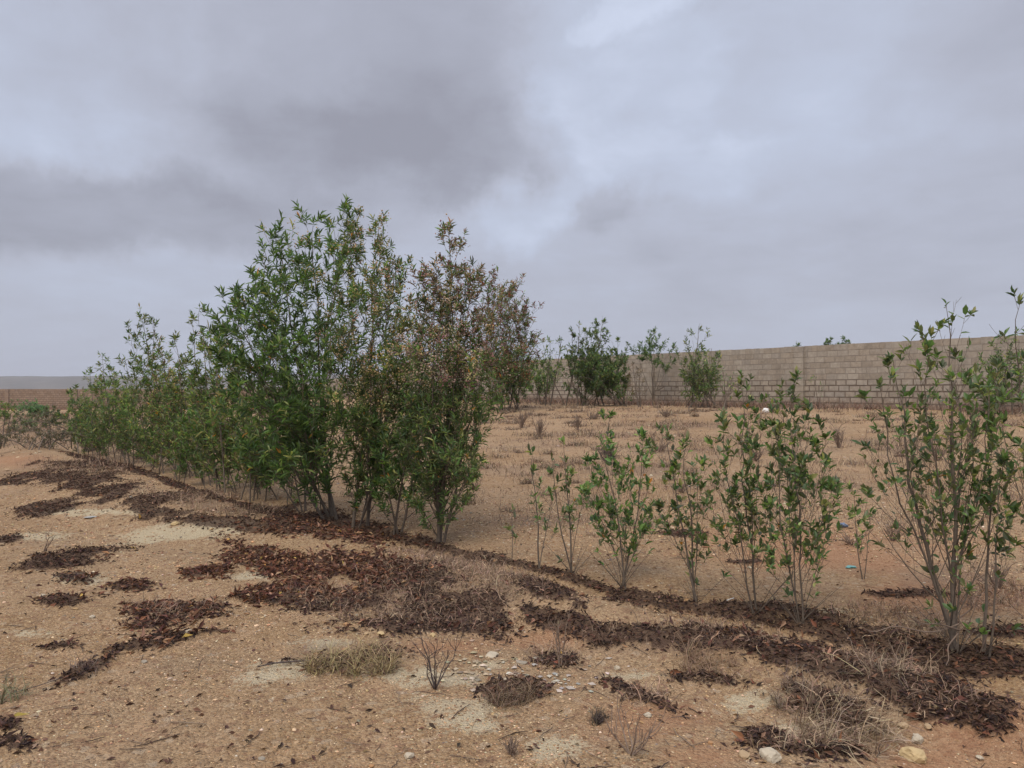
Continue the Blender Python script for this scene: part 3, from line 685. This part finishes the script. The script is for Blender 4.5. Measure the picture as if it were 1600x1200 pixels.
# crowns beyond the wall
for k, (u, v, dep, lab) in enumerate([(1297,533,60,'larger tuft of a tree crown showing over the wall'), (1322,534,62,'smaller tuft of a tree crown showing over the wall'), (1245,536,60, 'faint twig tip showing over the wall by the pier')]):
    tp = AT(u, v, dep); b = Vector((tp.x, tp.y, float(T(tp.x, tp.y))))
    sc = (.6, .5, .25)[k]
    plant('small_tree', b, [tuple(tp), (tp.x+.5*sc, tp.y, tp.z-.3), (tp.x-.5*sc, tp.y+.3, tp.z-.25)], lab, cat='tree', group='trees behind the block wall', seed=70+k, r0=.06, rmin=.006,
          branch_gap=.25, blen=.8*sc, t0=.6, shape='flat', twigs=3, leaf=.22, rosette=6, along=4, lod=1, pal=palette(.6, .3, .05, .02, 0))
# left distance
mk('sapling', (4,698), [(8,632,0),(18,640,.3),(-6,640,0)], 'thin lone sapling with a bare stem at the left edge', seed=75, blen=.45, t0=.5, twigs=2, leaf=.09, lw=.25, rosette=6, along=3, lod=1, cat='sapling', group=None, r0=.02, rmin=.003, pal=palette(.2, .4, .2, .2, 0))
def sprawl(bpx, ww, hh, lab, seed, pal_, leaf=.12, n=14):
    b = G(*bpx); r = np.random.default_rng(seed); tl = []
    s_ = b[1]/F
    for k in range(n):
        tl.append((b[0]+r.uniform(-1, 1)*ww*s_, b[1]+r.uniform(-1, 1)*ww*s_*.5, b[2]+hh*s_*r.uniform(.45, 1.)))
    return plant('sprawling_shrub', b, tl, lab, cat='shrub', group='low shrubs in the left distance', seed=seed, r0=.009, rmin=.003, branch_gap=.2, blen=.22, t0=.2, shape='flat', twigs=3, leaf=leaf, lw=.35, rosette=5, along=4, lod=1, pal=pal_, base_spread=1.2, nmain=60)
PG = ([(.12,.22,.12),(.15,.25,.13),(.20,.22,.13)], [3, 3, 1]); PD = ([(.14,.13,.10),(.10,.11,.08),(.18,.14,.11)], [3, 2, 2])
sprawl((38,645), 14, 9, 'bright green sprawling shrub in front of the far wall', 80, PG, .10, 8)
sprawl((62,650), 18, 5, 'bright green low shrub trailing down to the right', 81, PG)
sprawl((15,643), 20, 9, 'pale dusty green shrub at the left edge before the far wall', 82, ([(.18,.20,.11),(.14,.18,.10)], [1, 1]), .09, 7)
sprawl((85,668), 28, 4, 'dull green shrub patch left of the end of the row', 83, ([(.14,.18,.10),(.12,.15,.09),(.18,.17,.11)], [1, 1, 1]), .09, 8)
sprawl((35,675), 18, 4, 'grey-green low shrub between dry grass patches', 84, ([(.14,.17,.10),(.13,.15,.10)], [1, 1]), .08, 7)
sprawl((30,702), 42, 8, 'dark grey dried shrub mass at the left edge', 85, PD, .05, 12)
sprawl((88,702), 30, 6, 'greyish low shrub beside the last tree of the row', 86, PD, .05, 9)

# bare dry shrubs
STRAW = [(.22,.165,.12),(.17,.12,.095),(.29,.22,.15),(.12,.085,.07)]
def dryshrub(bpx, hpx, wpx, lab, seed, n=14, dark=False, cat='dry shrub', th=1., name='dry_shrub'):
    b = np.array(G(*bpx)); s_ = b[1]/F; r = np.random.default_rng(seed); root = thing(name, tuple(b), lab, cat, 'dry leafless shrubs on the ground'); tb = Tubes()
    H = hpx*s_; Wd = wpx*s_*.5
    def rec(p, d, ln, rad, lev):
        m_ = 6; P = [p]
        for i in range(m_):
            d = unit(d+r.normal(0, .16, 3)+np.array([0, 0, .10])); P.append(P[-1]+d*ln/m_)
        tb.add(P, np.linspace(rad, rad*.5, m_+1), 5 if lev == 0 else 3)
        if lev < 2:
            for k in range(3 if lev == 0 else 2):
                i = r.integers(2, m_+1); rec(P[i], unit(d+r.normal(0, .55, 3)), ln*r.uniform(.35, .7), rad*.55, lev+1)
    for k in range(n):
        a = r.uniform(0, 6.28) if n > 8 else k*6.283/n+r.uniform(-.4, .4); q = r.uniform(.1, 1)**.6 if n > 8 else r.uniform(.7, 1.1)
        d = unit(np.array([math.cos(a)*Wd*q, math.sin(a)*Wd*q, H*r.uniform(.6, 1)])); rec(b-np.array([0, 0, .01]), d, r.uniform(.55, .95)*math.hypot(H, Wd*q), .0045*th*max(1, s_/.006), 0)
    me_ = tb.mesh('twigs', b); mt = M_barkdark if dark else M_straw
    link('twigs', me_, mt, root)
m, t, o = newmat('dark_twig'); g_ = t.nodes.new('ShaderNodeTexCoord').outputs['Object']
principled(t, o, mixc(t, noise(t, g_, 60, 3), (.05, .038, .034), (.14, .11, .10)), .85, None, .2); M_barkdark = m
m, t, o = newmat('straw_twig'); g_ = t.nodes.new('ShaderNodeTexCoord').outputs['Object']
principled(t, o, mixc(t, noise(t, g_, 30, 3), (.13, .095, .075), (.30, .22, .165)), .9, None, .2); M_straw = m
dryshrub((680,1076), 82, 95, 'dark leafless forked twig shrub standing on pale gravel in the foreground', 90, 7, True, th=.85)
dryshrub((985,1178), 70, 90, 'bare thorny twig shrub at the bottom edge of the picture', 91, 6, False, th=.9)
for k, (b_, h_, w_, lab) in enumerate([((815,669), 26, 16, 'narrow dry shrub in the field near the far red tree'), ((843,683), 26, 26, 'vase-shaped dry shrub in the field right of the narrow one'),
    ((903,672), 18, 14, 'faint dry shrub behind the leafy pointed sapling'), ((925,655), 10, 34, 'straw-coloured low tussock in the middle distance'), ((1040,652), 12, 30, 'brown low tussock before the wall'),
    ((1310,700), 30, 34, 'grey dry shrub in the field right of the bushy sapling'), ((950,725), 30, 60, 'dark dry shrub mass behind the leafy pointed sapling'),
    ((1395,845), 30, 40, 'forked pale dry shrub on a dark twig mat behind the furrow'), ((1330,850), 14, 60, 'flat dry twig mat by the blue plastic scrap'), ((1065,770), 12, 34, 'small dry tuft behind the sapling row'),
    ((1465,720), 30, 60, 'tangled dry shrub behind the tallest sapling'), ((70,862), 32, 24, 'two-stemmed bare twig seedling on the pale gravel at left'), ((1560,920), 40, 70, 'grey dry shrub right of the thick forked trunk'),
    ((740,765), 14, 40, 'straw tussock right of the clump'), ((1030,705), 14, 60, 'low dry mat in the middle of the field'), ((1180,720), 20, 40, 'dry grey shrub seen through the thin leaning sapling'),
    ((875,1045), 75, 40, 'bent straw stalks rising from a litter patch'), ((935,1130), 14, 20, 'tiny dark tuft on the gravel'), ((800,1178), 22, 22, 'small greenish tuft at the bottom edge')]):
    dryshrub(b_, h_, w_, lab, 100+k, 16 if k not in (11, 16) else 3, k in (6, 17))
# gnarled roots and drooping twigs at the tall sapling
b0 = np.array(G(1497, 1020)); tb = Tubes()
for k, (pts) in enumerate([[(1500,985),(1470,975),(1440,975),(1415,960)],[(1497,990),(1480,1010),(1483,1030),(1478,1040)],[(1498,975),(1460,990),(1430,985),(1395,975),(1365,992),(1340,975)],[(1500,965),(1520,950),(1515,935)],[(1530,1025),(1545,985),(1560,950)]]):
    P = [np.array(AT(u, v, b0[1]-.05-.04*i)) for i, (u, v) in enumerate(pts)]
    P = np.array(P); u_ = np.linspace(0, len(P)-1, 14); ix = np.arange(len(P)); P = np.stack([np.interp(u_, ix, P[:, j]) for j in range(3)], 1)
    P[1:-1] = (P[:-2]+P[1:-1]+P[2:])/3
    P[:, 2] = np.maximum(P[:, 2], T(P[:, 0], P[:, 1])+.01)
    tb.add(P, np.linspace(.005, .002, 14), 5)
o_ = link('fallen_twigs', tb.mesh('fallen_twigs', b0), M_straw, None, tuple(b0)); tag(o_, 'pale crooked dead twigs leaning at the foot of the thick forked trunk', 'twigs')

# ------------------------------------------------------------ leaf litter
def sample_mask(L_, n, ymax=22, thr=.45, dist=.8, sharp=.35, xr=None):
    out = []; tot = 0
    while tot < n:
        m_ = 200000
        yy = 2.6+(ymax-2.6)*rng.random(m_)**1.9; lim = yy*.72+.3; xx = rng.uniform(-1, 1, m_)*lim
        keep = rng.random(m_) < (lim/lim.max()) * np.clip(6./yy, .15, 1)**.2
        xx = xx[keep]; yy = yy[keep]
        px_, py_, z_ = masks_at(xx, yy); mk_ = mask(px_, py_, xx, yy, L_, dist, sharp, True)
        s_ = rng.random(len(mk_)) < ss(mk_, -.7, .9)**1.4; mk_ = np.clip(mk_, 0, 1); out.append(np.stack([xx[s_], yy[s_], z_[s_], px_[s_], py_[s_], mk_[s_]], 1)); tot += s_.sum()
        if len(out) > 40: break
    return np.concatenate(out)[:n]
S = sample_mask(LITTER, 100000, 20)
n = len(S); az = rng.uniform(0, 6.283, n); el = rng.normal(.10, .35, n)
D = np.stack([np.cos(az)*np.cos(el), np.sin(az)*np.cos(el), np.sin(el)], 1)
P = S[:, :3].copy(); P[:, 2] += rng.uniform(.004, .034, n)*np.clip(S[:, 5], .2, 1)
dark = pick(n, [(.055,.034,.027),(.10,.058,.042),(.035,.023,.021),(.16,.095,.065),(.28,.19,.13)], [5, 4, 4, 1.6, .6])
redd = pick(n, [(.12,.055,.038),(.20,.095,.055),(.07,.037,.03),(.29,.17,.11),(.42,.25,.14),(.55,.36,.11)], [5, 4, 4, 1.6, .7, .1])
fresh = np.clip(1-np.hypot((S[:, 3]-470)/230, (S[:, 4]-880)/75), 0, 1)+.35*np.clip(1-np.hypot((S[:, 3]-250)/220, (S[:, 4]-940)/90), 0, 1)+.03
isr = rng.random(n) < np.clip(fresh*1.5, 0, .95)
colr = np.where(isr[:, None], redd, dark)
size = np.where(isr, rng.uniform(.030, .072, n), rng.uniform(.014, .042, n))
up = np.array([0, 0, 1.])+rng.normal(0, .7, (n, 3))
tag(link('leaf_litter', leaves_mesh('leaf_litter', P, D, size, rng.uniform(.28, .5, n), colr, 1, up=up, curl=.25), M_dead), 'dark brown fallen leaves drifted in the furrow and in scattered patches', 'leaf litter', kind='stuff')
# loose single leaves
n = 1500; yy = 2.8+9*rng.random(n)**1.5; xx = rng.uniform(-.75, .75, n)*yy; zz = T(xx, yy)+.008
az = rng.uniform(0, 6.283, n); D = np.stack([np.cos(az), np.sin(az), rng.normal(.05, .15, n)], 1)
tag(link('scattered_leaves', leaves_mesh('scattered_leaves', np.stack([xx, yy, zz], 1), D, rng.uniform(.02, .055, n), .35, pick(n, [(.10,.05,.035),(.18,.10,.06),(.06,.04,.03),(.30,.19,.10)], [4, 2, 4, .6]), 1, up=np.array([0, 0, 1.])+rng.normal(0, .4, (n, 3)), curl=.25), M_dead),
    'single fallen leaves blown across the gravel', 'leaf litter', kind='stuff')

tb = Tubes()
for k in range(420):
    y = 2.9+8*rng.random()**1.4; x = rng.uniform(-.72, .72)*y; a = rng.uniform(0, 6.28); ln = rng.uniform(.04, .20)
    u_ = np.linspace(-.5, .5, 5); X5 = x+np.cos(a)*u_*ln+rng.normal(0, .004, 5); Y5 = y+np.sin(a)*u_*ln+rng.normal(0, .004, 5)
    c_ = np.array([(.10,.075,.06),(.24,.18,.13),(.06,.045,.04)][rng.integers(0, 3)])
    tb.add(np.stack([X5, Y5, T(X5, Y5)+.004+.006*rng.random()], 1), np.array([.0012, .0016, .0018, .0015, .001])*rng.uniform(.7, 1.5), 3, c_)
tag(link('scattered_twigs', tb.mesh('scattered_twigs'), M_stalk), 'short broken twigs scattered over the gravel', 'twigs', kind='stuff')
# ------------------------------------------------------------ dry grass mats (thin tangled stalks)
def strands(name, S, hmin, hmax, w_, cols, wts, lean=.9, lean_dir=None, origin=(0, 0, 0), seg=4, curl=.5):
    n = len(S); az = rng.uniform(0, 6.283, n) if lean_dir is None else rng.normal(lean_dir, .7, n)
    ln = rng.uniform(hmin, hmax, n); l0 = rng.uniform(.1, lean, n)
    V = np.zeros((n, seg+1, 2, 3)); p = S[:, :3].copy(); p[:, 2] -= .005
    sc = np.maximum(1, S[:, 1]/6.); wv = rng.uniform(.6, 1.3, n)*w_*sc
    sa = az+math.pi/2+rng.normal(0, .5, n); side = np.stack([np.cos(sa), np.sin(sa), rng.normal(0, .4, n)], 1)
    a = az.copy(); e = l0.copy()
    for k in range(seg+1):
        ww = wv*(1-.7*k/seg)
        V[:, k, 0] = p-side*ww[:, None]*.5; V[:, k, 1] = p+side*ww[:, None]*.5
        d = np.stack([np.cos(a)*np.sin(e), np.sin(a)*np.sin(e), np.cos(e)], 1); p = p+d*(ln/seg)[:, None]
        a = a+rng.normal(0, curl, n); e = e+rng.uniform(-.1, curl, n)
    # keep above soil
    g = T(V[..., 0], V[..., 1]); V[..., 2] = np.maximum(V[..., 2], g-.004)
    k2 = (seg+1)*2; b = (np.arange(n)*k2)[:, None, None]; q = np.array([(2*k, 2*k+1, 2*k+3, 2*k+2) for k in range(seg)])[None]
    return raw_mesh(name, V.reshape(-1, 3)-np.array(origin), [(b+q).reshape(-1, 4)], False, np.repeat(pick(n, cols, wts), k2, 0))
GC = [(.32,.22,.15),(.23,.155,.11),(.42,.30,.20),(.12,.085,.065)]
MAT = E([(680,890,95,26),(660,925,130,28),(640,965,110,18),(770,915,70,24),(760,965,55,18),(540,930,50,20),(1050,985,110,9),(1150,1008,80,7),(950,995,50,8),(1330,1040,70,9),(1400,1060,60,12),(1290,1100,70,22),(1250,1165,70,18),(1440,1100,70,18),
   (1350,965,60,16),(1550,930,60,20),(130,735,60,7),(300,778,60,7),(350,800,90,6),(1100,1060,60,7),(1010,1092,40,9),(265,958,60,14),(860,1030,35,12),(1450,990,60,16)])
S2 = sample_mask(MAT, 42000, 18, .45, .8, .6)
tag(link('dry_grass', strands('dry_grass', S2[::2], .04, .15, .0045, GC, [4, 4, 2, 3], 1.45, curl=.85), M_stalk), 'tangled pinkish-brown dry grass matted over the leaf litter', 'dry grass', kind='stuff')
S3 = sample_mask(GRASSY, 9000, 45, .4, .7, .8); S3 = S3[S3[:, 1] > 8]
tag(link('dry_grass', strands('dry_grass', S3, .06, .20, .0032, GC, [4, 4, 2, 3], .9), M_stalk), 'thin dry grass across the field and in the left distance', 'dry grass', kind='stuff')
# clumps of weeds in the field
nc = 800; cy_ = 7.5+30*rng.random(nc)**.9; cx_ = rng.uniform(-.74, .74, nc)*cy_
k_ = ((cx_-2.5)*.691+(cy_-4.2)*.723 > 1.2) & (cy_ < 39-1.25*cx_); cx_ = cx_[k_]; cy_ = cy_[k_]; nc = len(cx_)
ci = rng.integers(0, nc, 52000); rad = rng.uniform(.05, .30, nc)[ci]; xx = cx_[ci]+rng.normal(0, 1, 52000)*rad; yy = cy_[ci]+rng.normal(0, .6, 52000)*rad
hs = rng.uniform(.04, .22, nc)[ci]
S7 = np.stack([xx, yy, T(xx, yy)], 1)
for q_, (lo, hi) in enumerate(((.04, .10), (.10, .16), (.16, .23))):
    kk = (hs >= lo) & (hs < hi)
    tag(link('dry_weeds', strands('dry_weeds', S7[kk], lo*.6, hi, .0042, [[(.36,.25,.16),(.25,.17,.12)], [(.20,.14,.10),(.14,.10,.08),(.30,.22,.15)], [(.26,.19,.13),(.17,.13,.10),(.40,.30,.20)]][q_], [1]*(2 if q_ == 0 else 3), 1.0, curl=.6), M_stalk), ('flat tan weeds', 'dark brown knee-low weeds', 'taller straw-coloured weeds')[q_]+' dotted over the bare field', 'dry weeds', kind='stuff')
# base of the wall
n = 60000; yy = 8.5+34*rng.random(n)**1.2; xx = rng.uniform(-.74, .74, n)*yy
k_ = ((fbm(xx, yy, .8, 4, 91)+.9*vn(xx*.35, yy*1.2, 93) > .14+rng.normal(0, .2, n)) & ((xx-2.5)*.691+(yy-4.2)*.723 > 1.5) & (yy < 40-1.25*xx))
S6 = np.stack([xx, yy, T(xx, yy)], 1)[k_]
tag(link('dry_grass', strands('dry_grass', S6, .03, .16, .0044, [(.34,.23,.15),(.22,.15,.105),(.13,.09,.07),(.42,.31,.20)], [4, 4, 3, 2], 1.2), M_stalk), 'sparse dry tussocks dotted over the open field before the wall', 'dry grass', kind='stuff')
tt = rng.uniform(0, 55, 9000); o1 = rng.uniform(-3.2, -.2, 9000)*rng.random(9000)**.4
nrm = np.array([-wl_d[1], wl_d[0]]); sgn = 1 if np.dot(nrm, -P0) > 0 else -1
bx = PR[0]+wl_d[0]*tt+nrm[0]*sgn*(-o1); by = PR[1]+wl_d[1]*tt+nrm[1]*sgn*(-o1)
k_ = vn(bx*.6, by*.6, 3) > -.12
S4 = np.stack([bx, by, T(bx, by)], 1)[k_]
tag(link('dry_grass', strands('dry_grass', S4, .15, .45, .004, [(.20,.12,.085),(.15,.10,.08),(.26,.18,.12),(.10,.075,.06)], [4, 4, 2, 2], .8), M_stalk), 'reddish dry grass along the foot of the block wall', 'dry grass', kind='stuff')

def tuft(bpx, rx, ry, hmin, hmax, n, cols, lab, lean=1.0, ld=None, seed=0):
    b = G(*bpx); P = []
    s_ = b[1]/F; a = rng.uniform(0, 6.283, n); q = np.sqrt(rng.random(n))
    n = int(n*.7); nc = max(6, n//22); ci = rng.integers(0, nc, n); a = a[:nc][ci]; q = q[:nc][ci]
    x = b[0]+np.cos(a)*q*rx*s_+rng.normal(0, .010, n); y = b[1]+np.sin(a)*q*ry+rng.normal(0, .010, n)
    S_ = np.stack([x, y, T(x, y)], 1)
    root = thing('grass_tuft', tuple(b), lab, 'grass tuft', 'grass tufts in the foreground')
    link('blades', strands('blades', S_, hmin*.6, hmax*1.15, .0034, cols, [1]*len(cols), lean*1.35, ld, tuple(b), curl=.7), M_stalk, root)
tuft((548,1045), 68, .12, .05, .20, 1800, [(.38,.30,.15),(.30,.24,.12),(.26,.18,.12),(.12,.08,.06),(.46,.36,.2)], 'broad straw-yellow grass tuft left of the bare forked shrub', .8)
tuft((800,1095), 38, .10, .06, .16, 700, [(.24,.17,.11),(.19,.13,.09),(.14,.10,.075)], 'round brownish dry grass tuft below the pale stone chips', .9)
tuft((1310,1150), 75, .17, .10, .25, 1200, [(.40,.30,.20),(.32,.24,.16),(.17,.12,.09),(.48,.37,.25)], 'large straw-coloured grass clump swept to the right near the lower right corner', 1.3, -.9)
tuft((1240,1095), 40, .15, .07, .16, 300, [(.27,.20,.14),(.20,.15,.11),(.16,.115,.09)], 'thin upright dry grass clump behind the large straw clump', .7)
tuft((1390,1055), 40, .12, .08, .22, 400, [(.33,.25,.17),(.25,.18,.13)], 'pale dry grass tuft in the litter left of the tall sapling foot', 1.0)
tuft((1110,1035), 60, .12, .06, .2, 500, [(.30,.20,.13),(.22,.15,.10)], 'orange-brown dry grass tuft on the dark litter bank', .9)
tuft((20,1090), 25, .1, .08, .22, 120, [(.16,.16,.09),(.22,.18,.12)], 'thin grey-green grass tuft at the left edge in the foreground', .9)
tuft((937,1128), 18, .05, .04, .09, 220, [(.13,.10,.07),(.10,.085,.06)], 'small dark grass tuft on open gravel', .9)
tuft((120,1052), 34, .06, .05, .14, 160, [(.20,.15,.12),(.14,.10,.09)], 'small flattened tuft lying on the left gravel', 1.4, 2.4)

# ------------------------------------------------------------ gravel
n = 150000; yy = 2.7+9*rng.random(n)**1.35; xx = rng.uniform(-.74, .74, n)*yy
sz = .0022+.0045*rng.random(n)**3+.010*(rng.random(n) < .012)*rng.random(n)
sz = sz*np.clip(yy/4.5, .9, 1.8)
pc = np.clip(fbm(xx, yy, 1.3, 3, 50)+.62, .05, 1); kk = rng.random(n) < pc; xx = xx[kk]; yy = yy[kk]; sz = sz[kk]; n = len(xx)
col = pick(n, [(.42,.27,.15),(.26,.15,.08),(.55,.40,.24),(.15,.09,.055),(.60,.50,.36),(.22,.19,.155)], [5, 4, 3, 3, .7, .6])
tag(link('gravel', blobs_mesh('gravel', np.stack([xx, yy, T(xx, yy)+sz*.2], 1), np.stack([sz*rng.uniform(.8, 1.6, n), sz*rng.uniform(.7, 1.3, n), sz*.6], 1), col, .3), M_gravel),
    'loose tan and orange gravel over the open ground', 'gravel', kind='stuff')
n = 3500; yy = 3+32*rng.random(n)**.8; xx = rng.uniform(-.74, .74, n)*yy; sz = (.005+.014*rng.random(n)**3)*np.clip(yy/6, .8, 2.2)
col = pick(n, [(.38,.27,.16),(.30,.19,.11),(.44,.35,.24),(.24,.20,.15),(.50,.42,.30)], [4, 3, 1.5, 1, .5])
tag(link('pebbles', blobs_mesh('pebbles', np.stack([xx, yy, T(xx, yy)+sz*.15], 1), np.stack([sz*1.4, sz, sz*.55], 1), col, .3), M_gravel), 'small loose stones strewn over the field', 'pebbles', kind='stuff')
# flake chips
def chips(cx, cy, sx, sy, n, cols, lab):
    P = []
    for k in range(n):
        b = G(cx+rng.normal(0, sx), cy+rng.normal(0, sy)); P.append(b)
    P = np.array(P); s_ = rng.uniform(.006, .018, n); P[:, 2] += .006
    tag(link('stone_chips', blobs_mesh('stone_chips', P, np.stack([s_*1.3, s_, s_*.4], 1), pick(n, cols, [1]*len(cols)), .3), M_stone), lab, 'stone chips', kind='stuff')
chips(750,1045,30,16,70,[(.36,.30,.22),(.44,.38,.28),(.28,.22,.16)], 'pale grey flat stone chips right of the bare forked shrub')
chips(850,1062,50,16,60,[(.36,.34,.31),(.44,.40,.35)], 'grey stone flakes around the small litter patch')

# single rocks
def rock(bpx, wpx, flat, colr, lab, seed):
    b = np.array(G(*bpx)); s_ = wpx*.5*b[1]/F; r = np.random.default_rng(seed)
    import bmesh
    bm = bmesh.new(); bmesh.ops.create_icosphere(bm, subdivisions=3, radius=1)
    dirs = unit(r.normal(0, 1, (9, 3))); offs = r.uniform(.6, .9, 9)
    for v in bm.verts:
        p = np.array(v.co)
        for d_, o2 in zip(dirs, offs):
            q = p@d_
            if q > o2: p = p-d_*(q-o2)*.9
        p = p*(1+.05*r.normal())
        v.co = Vector((p[0]*s_, p[1]*s_*r.uniform(.78, .82), p[2]*s_*flat))
    me_ = bpy.data.meshes.new('rock'); bm.to_mesh(me_); bm.free()
    a = me_.color_attributes.new('tint', 'FLOAT_COLOR', 'POINT'); c4 = np.ones((len(me_.vertices), 4), np.float32); c4[:, :3] = colr; a.data.foreach_set('color', c4.ravel())
    o_ = link('rock', me_, M_stone, None, (b[0], b[1], b[2]+s_*flat*.45)); o_.rotation_euler = (0, 0, r.uniform(0, 6))
    tag(o_, lab, 'rock', 'loose rocks on the ground')
Y1 = (.50,.39,.22); W1 = (.47,.42,.33); O1 = (.42,.25,.13); G1 = (.31,.28,.23); T1 = (.40,.30,.19)
for i, q in enumerate([((1427,1185), 38, .6, Y1, 'largest yellowish block of stone near the lower right corner'), ((1434,1158), 26, .55, W1, 'whitish stone just above the largest yellowish block'),
  ((1411,1136), 18, .6, T1, 'tan stone at the lower edge of the dark litter, left one of two'), ((1451,1138), 15, .7, T1, 'tan stone at the lower edge of the dark litter, right one of two'),
  ((1203,1186), 40, .5, W1, 'pale rounded stone at the bottom edge right of centre'), ((1163,1182), 22, .6, T1, 'brownish stone left of the pale rounded one at the bottom'),
  ((1460,1108), 14, .7, Y1, 'bright yellow stone lying in the dark litter'), ((1531,1186), 13, .6, W1, 'small white stone on the red soil in the corner'),
  ((639,1184), 18, .6, W1, 'small whitish stone on bare gravel at the bottom'), ((581,1198), 10, .6, O1, 'small orange stone at the bottom edge'), ((409,1186), 12, .4, G1, 'flat grey stone at the bottom left of centre'),
  ((595,992), 13, .6, Y1, 'yellow stone at the edge of the dry mat, second of three'), ((573,991), 10, .6, T1, 'yellow stone at the edge of the dry mat, left of three'), ((676,994), 11, .7, Y1, 'yellow stone at the edge of the dry mat, right of three'),
  ((540,977), 11, .7, O1, 'orange stone inside the dry mat'), ((768,1024), 27, .22, W1, 'flat white slab of stone near the pale chips'), ((964,1046), 12, .7, W1, 'upright pale stone below the litter bank'),
  ((1159,997), 13, .7, T1, 'tan stone resting on top of the litter bank'), ((1012,1118), 16, .35, W1, 'white flake at the tip of a narrow litter patch'), ((815,1036), 18, .3, G1, 'grey flat stone left of a small litter patch'),
  ((993,1133), 8, .7, T1, 'small pinkish stone beside the tiny dark tuft'), ((1110,1163), 10, .7, O1, 'orange pebble on the lower gravel'), ((25,1150), 17, .7, T1, 'round tan stone in the litter at the lower left edge'),
  ((294,991), 16, .7, W1, 'white stone between two litter patches on the left'), ((273,820), 14, .6, Y1, 'yellow stone on the litter strip below the mound'), ((144,965), 11, .5, W1, 'small white stone on the left gravel'),
  ((67,932), 9, .6, W1, 'small pale stone behind the smallest left patch'), ((225,1035), 12, .4, G1, 'greenish grey stone on open left gravel'), ((1376,852), 8, .7, O1, 'reddish stone behind the furrow near the blue scrap'),
  ((1372,1008), 12, .6, Y1, 'yellow stone in the litter left of the thick forked trunk'), ((1535,990), 9, .6, W1, 'small pale stone right of the thick forked trunk'), ((975,1002), 0.1, .6, T1, '')]):
    if q[4]: rock(*q, 300+i)

# litter left by people: crumpled plastic
def scrap(bpx, wpx, hpx, colr, lab, seed, name='plastic_scrap', gloss=.35):
    import bmesh
    b = np.array(G(*bpx)); s_ = b[1]/F; r = np.random.default_rng(seed); bm = bmesh.new(); bmesh.ops.create_icosphere(bm, subdivisions=3, radius=1)
    for v in bm.verts:
        p = np.array(v.co); f = 1+.32*vn(p[0]*2.3+seed, p[1]*2.3+p[2]*1.7, seed)*2+.08*r.normal()
        v.co = Vector((p[0]*f*wpx*.5*s_, p[1]*f*wpx*.4*s_, p[2]*f*hpx*.5*s_))
    me_ = bpy.data.meshes.new(name); bm.to_mesh(me_); bm.free()
    m, t, o = newmat(name+str(seed)); principled(t, o, colr, gloss, None, .5)
    o_ = link(name, me_, m, None, (b[0], b[1], b[2]+hpx*.4*s_)); tag(o_, lab, 'litter')
scrap((1196,645), 9, 8, (.75, .73, .70), 'white crumpled plastic bag at the foot of the far wall', 401, 'plastic_bag')
scrap((1316,824), 15, 8, (.12, .16, .24), 'crumpled dark blue plastic scrap on the soil behind the saplings', 402)
scrap((1329,887), 15, 3.5, (.13, .32, .29), 'flattened turquoise plastic scrap behind the saplings', 403)
scrap((142,809), 16, 2.5, (.34, .34, .31), 'flat grey-blue plastic scrap on the pale gravel at left', 404)
scrap((1141,946), 0.1, .1, (.7, .7, .7), 'x', 405) if False else None
b_ = np.array(G(1141, 948)); tb = Tubes(); tb.add([b_+np.array([-.025, 0, .045]), b_+np.array([.0, .0, .055]), b_+np.array([.03, .01, .06])], .003, 5)
m, t, o = newmat('white_plastic'); principled(t, o, (.7, .69, .66), .4); tag(link('drinking_straw', tb.mesh('drinking_straw', b_), m, None, tuple(b_)), 'small white stick lying on the dark litter between two saplings', 'litter')
# fallen stick by the tuft
tb = Tubes(); pts = [G(u, v) for u, v in ((402,1048),(425,1042),(450,1040),(475,1038),(500,1041))]
P = np.array(pts)+np.array([0, 0, .02]); tb.add(P, [.003, .004, .005, .005, .004], 5)
for k in range(6):
    i = rng.integers(0, 4); p = P[i]; tb.add([p, p+np.array([rng.normal(0, .02), rng.normal(0, .02), .025]), p+np.array([rng.normal(0, .03), 0, .04])], [.002, .0015, .001], 3)
tag(link('thorny_stick', tb.mesh('thorny_stick', P[2]), M_barkdark, None, tuple(P[2])), 'dark thorny stick lying left of the straw-yellow tuft', 'stick')
tb = Tubes(); P = np.array([G(u, v) for u, v in ((0,1092),(60,1075),(110,1058),(150,1046),(175,1036))])+np.array([0, 0, .012]); tb.add(P, [.002, .0022, .0025, .0022, .0015], 4)
tag(link('dead_stem', tb.mesh('dead_stem', P[2]), M_barkdark, None, tuple(P[2])), 'long thin dead stem lying across the gravel at the left edge', 'stick')

# ------------------------------------------------------------ haze
USE_HAZE = True
if USE_HAZE:
    bx = [(-3000, -900, -6), (3000, -900, -6), (3000, 4200, -6), (-3000, 4200, -6), (-3000, -900, 75), (3000, -900, 75), (3000, 4200, 75), (-3000, 4200, 75)]
    me = raw_mesh('haze', bx, [np.array([(0,3,2,1),(4,5,6,7),(0,1,5,4),(1,2,6,5),(2,3,7,6),(3,0,4,7)])])
    m, t, o = newmat('haze'); pv = t.nodes.new('ShaderNodeVolumePrincipled'); pv.inputs['Color'].default_value = (.85, .88, .95, 1); pv.inputs['Density'].default_value = .00028
    t.links.new(pv.outputs[0], o.inputs['Volume']); tag(link('haze', me, m), kind='stuff')
print('LEAVES', CNT, 'faces', sum(len(o.data.polygons) for o in C.objects if o.type == 'MESH'))
